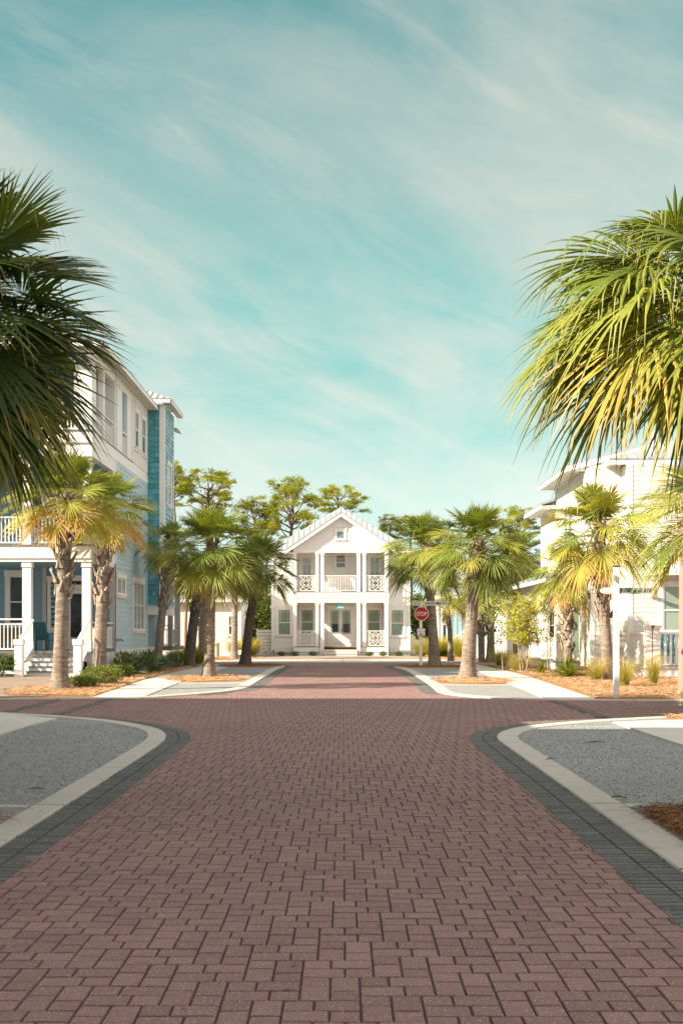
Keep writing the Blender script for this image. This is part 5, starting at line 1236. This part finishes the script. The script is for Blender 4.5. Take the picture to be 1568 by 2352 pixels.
wall(W, FAs, 43.1, 50.3, 3.9, 7.95, [(46.4, 48.6, 5.3, 7.1)], 'cream', step=.175, seed=34); window(W, FAs, 46.6, 48.4, 5.5, 6.9, 'glassblue', 2, (2, 1), (1, 1), case=.1)
wall(W, frame(9.45, 0, 0, 1, -1, 0), 43.1, 45.2, .3, 3.9, [], 'cream', step=.175, seed=35)
wall(W, frame(0, 47.6, 1, 0, 0, -1), 8.9, 10.6, .45, 3.7, [(9.2, 10.2, .45, 3.0)], 'cream', step=.175, seed=36); door(W, frame(0, 47.6, 1, 0, 0, -1), 9.3, 10.1, .45, 2.85, 1, 'glassgreen', low=.12, cols=1, rows=1)
wall(W, frame(10.6, 0, 0, 1, -1, 0), 47.6, 56.5, .45, 3.9, [(49.6, 51.0, 1.2, 3.0), (53, 54.4, 1.2, 3.0)], 'cream', step=.175, seed=37)
for a in (49.7, 53.1): window(W, frame(10.6, 0, 0, 1, -1, 0), a, a+1.2, 1.4, 2.9, 'glass', 2, (1, 1), (1, 1))
mb = MB(); mb.box(9.6, 20, 43.24, 44.0, .3, 8); mb.box(10.75, 20, 42.2, 43.2, .3, 7.9); mb.box(10.78, 20, 44, 56.5, .3, 7.9); mb.box(9.6, 10.8, 43.3, 50.2, 3.9, 7.9); mb.box(9.6, 10.8, 50.3, 54.1, 3.9, 7.1); mb.build('core', M['cream'], W)
wall(W, frame(9.46, 0, 0, 1, -1, 0), 50.3, 54.1, 3.9, 7.1, [], 'cream', step=.175, seed=38)
for q in ((10.565, 10.73, 41.964, 42.1, .45, 7.9), (9.415, 9.58, 43.064, 43.2, .45, 7.9), (9.42, 9.55, 50.2, 50.34, 3.9, 7.9)): mb = MB(); mb.box(*q); mb.build('corner_board', M['white'], W)
for q in ((10.5, 17, 41.95, 42.1, .1, .45), (9.40, 10.6, 43.05, 43.2, 0, .3)): mb = MB(); mb.box(*q); mb.build('water_table', M['white'], W)
# side porch
pcs = [45.5, 48.8, 52.1, 55.5]; Fw = frame(8.6, 0, 0, 1, -1, 0)
for a in pcs: column(W, Fw, a, -.13, .29, .45, 3.34, base=.2)
mb = MB(); mb.box(8.62, 8.86, 45.3, 56.2, 3.34, 3.72); mb.box(8.86, 10.6, 45.32, 45.5, 3.34, 3.72); mb.box(8.86, 10.5, 45.5, 56.2, 3.66, 3.72); mb.box(8.6, 10.6, 45.3, 56.4, .1, .40); mb.build('porch_beam', M['white'], W)
mb = MB(); mb.box(8.55, 10.6, 45.25, 56.4, .40, .45); mb.build('porch_floor', M['greydeck'], W)
for a, b in zip(pcs, pcs[1:]): rail(W, Fw, a+.15, b-.15, -.13, .45, 1.42, step=.12)
rf = MB(); ribs = MB()
roofplane(rf, ribs, [(8.0, 44.75, 3.82), (8.0, 57, 3.82), (10.6, 57, 4.7), (10.6, 44.75, 4.7)], .05, .4)
roofplane(rf, ribs, [(8.0, 44.7, 3.80), (10.7, 44.7, 3.80), (10.7, 45.6, 4.15), (8.9, 45.6, 4.12)], .05, .4)
# upper roofs: A, lower rear roof, C
roofplane(rf, ribs, [(8.7, 44.2, 8.12), (8.7, 50.6, 8.12), (12.5, 50.6, 9.1), (12.5, 44.2, 9.1)], .05, .4)
roofplane(rf, ribs, [(8.72, 50.0, 7.28), (8.72, 54.6, 7.28), (12, 54.6, 8.3), (12, 50.0, 8.3)], .05, .4)
roofplane(rf, ribs, [(9.98, 42.3, 8.12), (9.98, 45.6, 8.12), (13.3, 45.6, 9.3), (13.3, 45.2, 9.3)], .05, .4)
roofplane(rf, ribs, [(9.98, 42.25, 8.12), (18, 42.25, 8.12), (18, 45.2, 9.3), (13.3, 45.2, 9.3)], .05, .4)
r_ = rf.build('roof', M['roof'], W); ribs.build('seams', M['roof'], r_)
mb = MB()
for (x, y0, y1, z, xi) in ((8.7, 44.2, 50.6, 8.06, 9.45), (8.72, 50.0, 54.6, 7.22, 9.46), (9.98, 42.3, 45.6, 8.06, 10.6), (8.0, 44.75, 57, 3.77, 8.62)):
    mb.box(x, x+.04, y0, y1, z-.14, z-.0); mb.box(x+.04, xi+.05, y0+.04, y1, z-.012, z+.004+(.0)); y = y0+.1
    while y < y1-.1: mb.box(x+.04, xi, y, y+.045, z-.13, z-.014); y += .5
mb.box(9.98, 18, 42.25, 42.29, 7.90, 8.06); mb.box(10.02, 18, 42.29, 42.6, 8.04, 8.06); mb.box(8.0, 10.7, 44.70, 44.74, 3.62, 3.76)
a = Vector((8.7, 44.18, 8.10)); b = Vector((12.5, 44.18, 9.08)); dz = Vector((0, 0, -.2)); dy = Vector((0, .04, 0)); mb.hexa([a+dz, b+dz, b+dz+dy, a+dz+dy, a, b, b+dy, a+dy])
mb.build('fascia', M['white'], W)
mb = MB(); n = [(8.74, 7.95), (12.4, 8.9), (12.4, 7.9), (9.5, 7.9)]; mb.hexa([(9.5, 44.3, 7.7), (12.4, 44.3, 7.7), (12.4, 44.5, 7.7), (9.5, 44.5, 7.7), (9.5, 44.3, 8.2), (12.4, 44.3, 9.0), (12.4, 44.5, 9.0), (9.5, 44.5, 8.2)]); mb.build('gable', M['cream'], W)
mb = MB(); mb.tube([(12.6, 46, 9.0), (12.6, 46, 9.75)], .05, 8); mb.build('vent_pipe', M['white'], W)
# pent roof with brackets over the front window
mb = MB(); mb.hexa([(11.2, 41.1, 3.72), (14, 41.1, 3.72), (14, 42.0, 3.72), (11.2, 42.0, 3.72), (11.2, 41.1, 3.86), (14, 41.1, 3.86), (14, 42.0, 4.35), (11.2, 42.0, 4.35)]); mb.build('window_canopy', M['white'], W)
for x in (11.35,):
    mb = MB(); mb.box(x, x+.13, 41.9, 41.97, 2.95, 3.7); mb.box(x, x+.13, 41.2, 41.9, 3.58, 3.7)
    pts = [Vector((x+.065, 41.92, 3.0)), Vector((x+.065, 41.66, 3.14)), Vector((x+.065, 41.42, 3.36)), Vector((x+.065, 41.28, 3.6))]
    for p, q in zip(pts, pts[1:]): mb.bar(p, q, .11, .10)
    mb.build('bracket', M['white'], W)
# low front porch
mb = MB(); mb.box(10.55, 17, 39.75, 41.95, .36, .42); mb.build('porch_floor', M['grey'], W); mb = MB(); mb.box(10.6, 17, 39.8, 39.95, .03, .36); mb.box(10.6, 10.72, 39.95, 41.9, .03, .36); mb.box(9.7, 10.5, 39.9, 40.5, 0, .2); mb.box(9.4, 10.1, 39.7, 40.4, 0, .08); mb.build('step', M['white'], W)
for x in (10.74, 11.02):
    mb = MB(); mb.box(x-.12, x+.12, 39.82, 40.02, .42, 1.82); mb.box(x-.17, x+.17, 39.78, 40.06, 1.76, 1.84); mb.box(x-.2, x+.2, 39.75, 40.09, 1.84, 1.88); mb.build('porch_post', M['white'], W)
Fq = frame(0, 39.9, 1, 0, 0, -1); rail(W, Fq, 11.15, 16.5, 0, .42, 1.64, step=.2, bal=.07, top=.07); rail(W, frame(10.74, 0, 0, 1, -1, 0), 40.05, 41.95, 0, .42, 1.64, step=.13, bal=.05, top=.07)
mb = MB(); mb.box(10.3, 10.42, 47.45, 47.6, 2.2, 2.5); mb.lathe((9.0, 47.3, 2.2), [(.06, 0), (.09, .1), (.09, .3), (.03, .38)], 8); mb.build('wall_lantern', M['white'], W)
for i, (x, y) in enumerate(((11.7, 41.0), (12.9, 41.2))): chair(['turquoise chair behind the low porch rail, next to the posts', 'turquoise chair behind the low porch rail, nearer the right edge'][i], x, y, .42, R(180+20*i), 'turq', 'turquoise porch chairs', .62, 1.15)

# ---------------------------------------------------------------- cottages behind
def cottage(label, x0, x1, Y, D, h, mat, rh=1.6, wins=(), style='lap', seed=50, step=.2, posts=()):
    o = thing('house', ((x0+x1)/2, Y+D/2, 0), label, 'house'); F = frame(0, Y, 1, 0, 0, -1)
    wall(o, F, x0, x1, .3, h, [(a-.12, b+.12, c-.15, d+.18) for a, b, c, d in wins], mat, style, step, seed=seed)
    for w in wins: window(o, F, *w, 'glass', 1, (2, 1), (1, 1), case=.1)
    wall(o, frame(x0, Y, 0, 1, -1, 0), 0, D, .3, h, [], mat, style, step, seed=seed+1); wall(o, frame(x1, Y, 0, 1, 1, 0), 0, D, .3, h, [], mat, style, step, seed=seed+2)
    m = MB(); 
    for x in (x0, x1): m.box(x-.04, x+.12 if x == x0 else x+.04, Y-.045, Y+.1, 0, h)
    m.box(x0, x1, Y-.03, Y+.2, 0, .3); m.box(x0-.3, x1+.3, Y-.42, Y-.38, h-.02, h+.16)
    for x in posts: m.box(x-.09, x+.09, Y-.3, Y-.12, 0, h)
    m.build('trim', M['white'], o)
    r = MB(); rb = MB(); e = .4; ym = Y+D/2
    roofplane(r, rb, [(x0-e, Y-e, h+.14), (x1+e, Y-e, h+.14), (x1+e, ym, h+rh), (x0-e, ym, h+rh)], .06, .4); roofplane(r, rb, [(x0-e, Y+D+e, h+.14), (x1+e, Y+D+e, h+.14), (x1+e, ym, h+rh), (x0-e, ym, h+rh)], .06, .4)
    q = r.build('roof', M['roof'], o); rb.build('seams', M['roof'], q)
    g = MB()
    for x in (x0, x1): g.hexa([(x-.05, Y, h), (x+.05, Y, h), (x+.05, Y+D, h), (x-.05, Y+D, h), (x-.05, ym-.1, h+rh-.1), (x+.05, ym-.1, h+rh-.1), (x+.05, ym+.1, h+rh-.1), (x-.05, ym+.1, h+rh-.1)])
    g.build('gable', M[mat], o); return o
cottage('cream cottage with a metal roof between the blue house and the left palms', -12.2, -6.45, 71.5, 7, 3.5, 'cream', 1.7, [(-9.35, -8.65, 1.9, 3.1), (-7.2, -6.9, 1.4, 2.6)], seed=51)
cottage('light blue board sided cottage right of the stop sign', 6.15, 11.2, 74.0, 6, 3.75, 'boardblue', 1.3, [(6.5, 6.8, 1.0, 3.2)], 'bb', 53, .32)
cottage('white cottage glimpsed through the right side porch', 9.3, 15.2, 66.0, 6, 3.3, 'whitewall', 1.5, [(9.85, 10.3, 1.6, 2.8), (10.7, 11.1, 1.3, 2.8), (11.9, 12.5, 1.2, 2.8)], seed=55, posts=(9.4, 10.5, 11.5))
t = thing('outdoor_stairs', (7.2, 73.0, 0), 'white railed stairs climbing beside the light blue cottage', 'stairs'); m = MB()
for i in range(6): m.box(6.9+i*.26, 8.6, 72.6, 73.5, .18*i, .18*(i+1))
m.build('step', M['white'], t); m = MB(); m.bar((6.75, 72.6, .95), (8.5, 72.6, 2.2), .07); m.bar((6.75, 72.6, .25), (8.5, 72.6, 1.4), .05)
for k in range(9): x = 6.8+k*.2; m.box(x-.018, x+.018, 72.58, 72.62, .25+(x-6.75)*.66, .95+(x-6.75)*.71)
m.box(6.66, 6.82, 72.5, 72.66, 0, 1.15); m.build('stair_railing', M['white'], t)
def slatfence(label, x0, x1, Y, h, n=8):
    t = thing('fence', ((x0+x1)/2, Y, 0), label, 'fence', 'white slatted fences'); m = MB()
    for i in range(n): z = .05+i*(h-.05)/n; m.box(x0, x1, Y, Y+.03, z, z+(h-.05)/n-.03)
    m.build('slat_panel', M['whitewall'], t)
    for x in (x0-.05, x1+.05): m = MB(); m.box(x-.06, x+.06, Y-.03, Y+.08, 0, h+.05); m.build('post', M['white'], t)
slatfence('white slatted fence against the left wall of the centre house', -5.70, -4.80, 76.4, 1.78); slatfence('low white slatted fence behind the stop sign post', 4.55, 5.45, 77.0, 1.1, 5); slatfence('tall narrow white slatted gate behind the big right palm trunk', 7.9, 8.5, 67.5, 1.65, 8)
# ---------------------------------------------------------------- unseen houses, placed and shaped to throw shade over the crossing
def bighouse(label, x0, x1, y0, y1, h, mat, seed, rh=.0):
    o = thing('house', ((x0+x1)/2, (y0+y1)/2, 0), label, 'house', 'unseen houses added for their shade'); 
    for F, a, b in ((frame(0, y0, 1, 0, 0, -1), x0, x1), (frame(0, y1, 1, 0, 0, 1), x0, x1), (frame(x0, 0, 0, 1, -1, 0), y0, y1), (frame(x1, 0, 0, 1, 1, 0), y0, y1)):
        ops = []; n = int((b-a)/2.6)
        for lv in range(int(h//3.4)):
            for i in range(n): c = a+(i+.5)*(b-a)/n; ops.append((c-.5, c+.5, lv*3.4+1.4, lv*3.4+2.9))
        wall(o, F, a, b, .3, h, [(p-.12, q+.12, u-.15, v+.18) for p, q, u, v in ops], mat, 'lap', .22, seed=seed)
        for w in ops: window(o, F, *w, 'glassblue', 1, (2, 1), (1, 1))
    r = MB(); rb = MB(); e = .35; c = [(x0-e, y0-e, h), (x1+e, y0-e, h), (x1+e, y1+e, h), (x0-e, y1+e, h)]; s = min(x1-x0, y1-y0)/2
    ap = [(x0+s, y0+s, h+rh), (x1-s, y0+s, h+rh), (x1-s, y1-s, h+rh), (x0+s, y1-s, h+rh)]
    for i in range(4): roofplane(r, rb, [c[i], c[(i+1) % 4], ap[(i+1) % 4], ap[i]], .06, .45)
    q = r.build('roof', M['roof'], o); rb.build('seams', M['roof'], q)
    return o
bighouse('tall pale corner house, unseen, added to shade the crossing', -24, -7.6, 16.2, 21.1, 10.3, 'blue', 301, .3)
bighouse('pale house wing left of the viewer, unseen, added for its shade', -24, -7.6, -8, 12.9, 9.3, 'blue', 305, .5)
bighouse('low unseen link between the pale houses, shaped to let a sunlit patch through', -22, -7.9, 13.0, 16.1, 7.3, 'blue', 308, .1)
bighouse('unseen white house added behind the viewer across the road', -6.5, 12, -22, -12, 9.0, 'whitewall', 311, 1.5)
# ================================================================ STREET FURNITURE
def signpost(name, label, x, y, z, h, w, cap='white'):
    t = thing(name, (x, y, z), label, 'sign post'); m = MB(); m.box(x-w/2, x+w/2, y-w/2, y+w/2, z-.05, z+h); m.build('post', M['white'], t)
    m = MB(); m.box(x-w/2-.012, x+w/2+.012, y-w/2-.012, y+w/2+.012, z+h, z+h+.03); m.build('cap', M['signgreen' if cap == 'green' else 'white'], t); return t
def blade(t, x, y, z0, z1, a0, a1, txt, size, mat='signwhite', sx=.8):
    F = frame(x, y, 1, 0, 0, -1); m = MB(); m.box(a0, a1, -.012, .012, z0, z1, F); b = m.build('street_blade', M[mat], t)
    m = MB(); e = .012
    for q in ((a0, a1, z0, z0+e), (a0, a1, z1-e, z1), (a0, a0+e, z0+e, z1-e), (a1-e, a1, z0+e, z1-e)): m.box(q[0], q[1], .012, .020, q[2], q[3], F)
    m.build('border', M['grey'], b)
    m = MB(); text_mesh(m, txt, F, (a0+a1)/2+(.025 if a0 > 0 else 0), z0+(z1-z0-size*.70)/2, size, .014, .003, sx); m.build('lettering', M['signgreen'], b); return b
def oval(t, x, y, cz, ca, ra, rz, l1, l2, s):
    F = frame(x, y, 1, 0, 0, -1); m = MB(); n = 28; k = len(m.v)
    for b in (-.012, .012): m.v += [F(ca+ra*math.cos(i*6.2832/n), b, cz+rz*math.sin(i*6.2832/n)) for i in range(n)]
    m.f.append(tuple(range(n))); m.f.append(tuple(reversed(range(n, 2*n))))
    for i in range(n): m.f.append((i, (i+1) % n, n+(i+1) % n, n+i))
    b = m.build('oval_plaque', M['signwhite'], t); m = MB()
    text_mesh(m, l1, F, ca, cz+rz*.12, s, .013, .002); text_mesh(m, '&', F, ca, cz-rz*.22, s*.7, .013, .002); text_mesh(m, l2, F, ca, cz-rz*.72, s, .013, .002); m.build('lettering', M['grey'], b)
    m = MB(); pts = [F(ca+ra*.93*math.cos(i*6.2832/n), .013, cz+rz*.9*math.sin(i*6.2832/n)) for i in range(n+1)]; m.tube(pts, .004, 4); m.build('border', M['grey'], b)
# street name post on the right
sx, sy = G(1414, 1606); T = signpost('street_sign', 'white street name post reading WOODY WAGON WAY on the right corner', sx, sy, .05, 3.22, .125, 'green')
blade(T, sx, sy-.02, 2.60, 2.76, .075, .90, 'WOODY WAGON WAY', .108, 'signplate')
oval(T, sx, sy-.03, 2.68, -.22, .19, .085, 'SEACREST', 'BEACH', .05)
F2 = frame(sx, sy, -.35, -.94, .94, -.35)
m = MB(); m.box(.07, .72, -.012, .012, 2.90, 3.06, F2); b = m.build('street_blade', M['signwhite'], T); F3 = frame(sx, sy, .35, .94, -.94, .35)
m = MB(); text_mesh(m, 'ENDLESS SUMMER', frame(sx, sy, .35, .94, -.94, .35), -.40, 2.94, .09, .013, .002, .75); m.build('lettering', M['signgreen'], b)
# stop sign
px, py = G(966, 1531.5); S = signpost('stop_sign', 'red octagonal STOP sign on a white post with street blades and a tram panel', px, py, .04, 3.02, .13)
oz = 1.7+(HZ-1409.5)*py/FF; rr_ = 28.6/2*py/FF/math.cos(math.pi/8)*1.12
Fs_ = frame(px+.02, py-.09, 1, 0, 0, -1)
def octa(r, b0, b1):
    m = MB(); 
    for b in (b0, b1): m.v += [Fs_(r*math.cos(R(22.5+45*i)), b, oz+r*math.sin(R(22.5+45*i))) for i in range(8)]
    m.f.append(tuple(range(8))); m.f.append(tuple(reversed(range(8, 16))))
    for i in range(8): m.f.append((i, (i+1) % 8, 8+(i+1) % 8, 8+i))
    return m
b = octa(rr_, -.01, .004).build('stop_panel', M['signwhite'], S); octa(rr_*.90, .004, .008).build('red_field', M['signred'], b)
m = MB(); text_mesh(m, 'STOP', Fs_, 0, oz-.092, .255, .010, .003, .80); m.build('lettering', M['signwhite'], b)
hz_ = lambda y: 1.7+(HZ-y)*py/FF
m = MB(); F_ = frame(px+.0, py-.09, 1, 0, 0, -1); m.box(-.19, .20, -.01, .006, hz_(1460.5), hz_(1443), F_); b = m.build('tram_stop_panel', M['signwhite'], S)
m = MB()
for q in ((-.19, .20, hz_(1443)-.012, hz_(1443)), (-.19, .20, hz_(1460.5), hz_(1460.5)+.012), (-.19, -.18, hz_(1460.5), hz_(1443)), (.19, .20, hz_(1460.5), hz_(1443))): m.box(q[0], q[1], .006, .010, q[2], q[3], F_)
m.build('border', M['polepink'], b); m = MB(); text_mesh(m, 'TRAM STOP', F_, 0, hz_(1452), .062, .008, .002); m.build('small_lettering', M['grey'], b); m = MB(); text_mesh(m, 'B5', F_, .0, hz_(1459.3), .135, .008, .003); m.build('lettering', M['signpurple'], b)
blade(S, px, py-.02, hz_(1391.5), hz_(1380.5), .10, 1.28, 'ENDLESS SUMMER WY E', .13, sx=.72)
m = MB(); m.box(-.44, -.09, -.012, .012, hz_(1391), hz_(1379.5), frame(px, py-.02, 1, 0, 0, -1)); m.build('back_plate', M['signwhite'], S); oval(S, px, py-.035, hz_(1385), -.26, .16, .095, 'SEACREST', 'BEACH', .045)
# pinkish pole at the right edge
lx, ly = G(1569, 1600); L = thing('lamp_pole', (lx, ly, 0), 'pinkish speckled pole standing in straw at the right edge', 'pole')
m = MB(); m.lathe((lx, ly, .02), [(.21, 0), (.21, .05), (.16, .12), (.15, .14)], 20); m.build('base', M['polepink'], L)
m = MB(); m.lathe((lx, ly, .1), [(.15, 0), (.14, .5), (.12, 2.2), (.10, 5.2)], 20); m.build('shaft', M['polepink'], L)
m = MB(); m.lathe((lx, ly, 5.3), [(.12, 0), (.16, .08), (.22, .2), (.24, .55), (.10, .72), (.03, .85)], 12); m.build('lantern', M['brass'], L)
m = MB(); m.tube([(lx-.03, ly-.16, 1.42), (lx-.03, ly-.13, 1.42)], .03, 8); m.build('bolt', M['brass'], L)
# pale green utility pillar
ux, uy = G(497, 1510.5); t = thing('utility_pillar', (ux, uy, 0), 'pale green utility pillar with an orange label near the cream cottage', 'utility box')
m = MB(); m.lathe((ux, uy, 0), [(.26, 0), (.26, .05), (.19, .06), (.185, .93), (.16, .96)], 16); m.build('body', M['palegreen'], t); m = MB(); m.box(ux-.07, ux+.01, uy-.195, uy-.18, .70, .86); m.build('label', M['orange'], t)
gx, gy = G(549, 1511.5); t = thing('sprinkler_box', (gx, gy, 0), 'small green and white box between the two kerb palms', 'utility box'); m = MB(); m.box(gx-.13, gx+.2, gy, gy+.3, 0, .2); m.build('base', M['greenpaint'], t); m = MB(); m.box(gx-.11, gx+.18, gy+.02, gy+.28, .2, .52); m.build('body', M['signwhite'], t); m = MB(); m.box(gx-.13, gx+.2, gy, gy+.3, .52, .58); m.build('lid', M['greenpaint'], t)
# dog-walk style board on a post behind the left palms
wx, wy = (460.5-VPX)*60/FF, 60.0; t = thing('notice_sign', (wx, wy, 0), 'green and white notice board with a walking figure behind the big left palm trunk', 'sign'); zz = lambda y: 1.7+(HZ-y)*60/FF
m = MB(); m.box(wx-.03, wx+.03, wy, wy+.06, 0, zz(1437)); m.build('post', M['greenpaint'], t); m = MB(); m.box(wx-.11, wx+.13, wy-.02, wy, zz(1452), zz(1437)); m.box(wx-.11, wx+.13, wy-.02, wy, zz(1467.5), zz(1458.5)); b = m.build('panel', M['signwhite'], t)
m = MB(); m.box(wx-.11, wx+.13, wy-.025, wy-.001, zz(1458), zz(1452.5)); m.box(wx-.10, wx+.12, wy-.025, wy-.021, zz(1440.5), zz(1438)); m.bar((wx+.01, wy-.024, zz(1443.5)), (wx+.01, wy-.024, zz(1447)), .03, .006); m.bar((wx+.01, wy-.024, zz(1447)), (wx-.03, wy-.024, zz(1451)), .015, .006); m.bar((wx+.01, wy-.024, zz(1447)), (wx+.05, wy-.024, zz(1451)), .015, .006); m.build('figure', M['greenpaint'], b)
m = MB(); m.box(wx-.09, wx+.11, wy-.05, wy+.1, zz(1478), zz(1468)); m.build('bag_box', M['greenpaint'], t)
# wooden utility post
wx, wy = (426-VPX)*66/FF, 66.0; t = thing('wooden_post', (wx, wy, 0), 'slim brown wooden post before the cream cottage', 'post'); m = MB(); m.tube([(wx, wy, 0), (wx+.02, wy, 2), (wx+.12, wy, 4.6)], [.10, .09, .08], 10); m.build('shaft', M['wood'], t); m = MB(); m.box(wx-.02, wx+.26, wy-.1, wy+.1, 4.6, 4.68); m.build('cap', M['wood'], t)
# short white post beside the palmettos
wx, wy = G(256, 1541); t = thing('marker_post', (wx-.0, wy, 0), 'short white marker post before the corner of the blue house', 'post'); m = MB(); m.box(wx-.055, wx+.055, wy-.055, wy+.055, 0, 1.32); m.build('shaft', M['white'], t); m = MB(); m.box(wx-.065, wx+.065, wy-.065, wy+.065, 1.32, 1.36); m.build('cap', M['white'], t)
# path lights
def pathlight(label, px_, py_, s=1.0):
    x, y = G(px_, py_); t = thing('path_light', (x, y, 0), label, 'garden light', 'garden path lights'); m = MB(); m.lathe((x, y, 0), [(.015, 0), (.015, .24*s)], 8); m.build('stake', M['brass'], t); m = MB(); m.lathe((x, y, .24*s), [(.05, 0), (.05, .1), (.10, .11), (.02, .17)], 10); m.build('lamp_head', M['brass'], t)
for q, (a, b_) in zip(['small garden light at the left corner of the centre house', 'dark garden light among the yellow grass, left one', 'dark garden light among the yellow grass, right one', 'small garden light right of the stop sign post foot'], [(628, 1507), (604, 1511), (611, 1510), (955.5, 1511)]): pathlight(q, a, b_)
# pipe, leaf litter and twigs
def twig(label, px_, py_, L, a, cat='twig'):
    x, y = G(px_, py_); m = MB(); m.tube([(x-L/2*math.cos(a), y-L/2*math.sin(a), .045), (x, y, .06), (x+L/2*math.cos(a), y+L/2*math.sin(a), .045)], [.006, .009, .004], 5); solo(m, 'twig', M['pinebark'], label, cat, 'twigs lying on the gravel')
twig('dark twig lying on the right gravel', 1366, 1712, .34, .15); twig('small crooked twig near the straw on the right gravel', 1420, 1842, .15, -.5); twig('short twig on the left gravel', 84, 1822, .15, .1); twig('short twig on the right gravel near the kerb tip', 1262, 1752, .12, .4)
m = MB()
rq = random.Random(99)
for _ in range(700):
    y = rq.uniform(5, 60); x = rq.uniform(-.3, .3)*y
    if abs(x) < 2.2 and rq.random() < .8: continue
    if x < -8 or x > 8: continue
    a = rq.random()*6.28; s = rq.uniform(.012, .04); z = .05 if abs(x) > 2.6 else .012; k = len(m.v)
    m.v += [(x, y, z), (x+s*math.cos(a+.4), y+s*math.sin(a+.4), z+.006), (x+s*1.8*math.cos(a), y+s*1.8*math.sin(a), z+.002), (x+s*math.cos(a-.4), y+s*math.sin(a-.4), z+.006)]; m.f.append((k, k+1, k+2, k+3))
o = m.build('leaf_litter', M['strawdark']); tag(o, 'tiny brown leaves scattered over gravel and paving', 'leaf litter', kind='stuff')

x, y = G(710, 1530.5); m = MB(); m.lathe((x, y, .0), [(.30, 0), (.30, .012), (.24, .013), (.24, .008), (.1, .008), (.1, .013)], 20); solo(m, 'utility_cover', M['brass'], 'small round dark cover set in the bricks before the centre house', 'utility cover', loc=(x, y, 0))
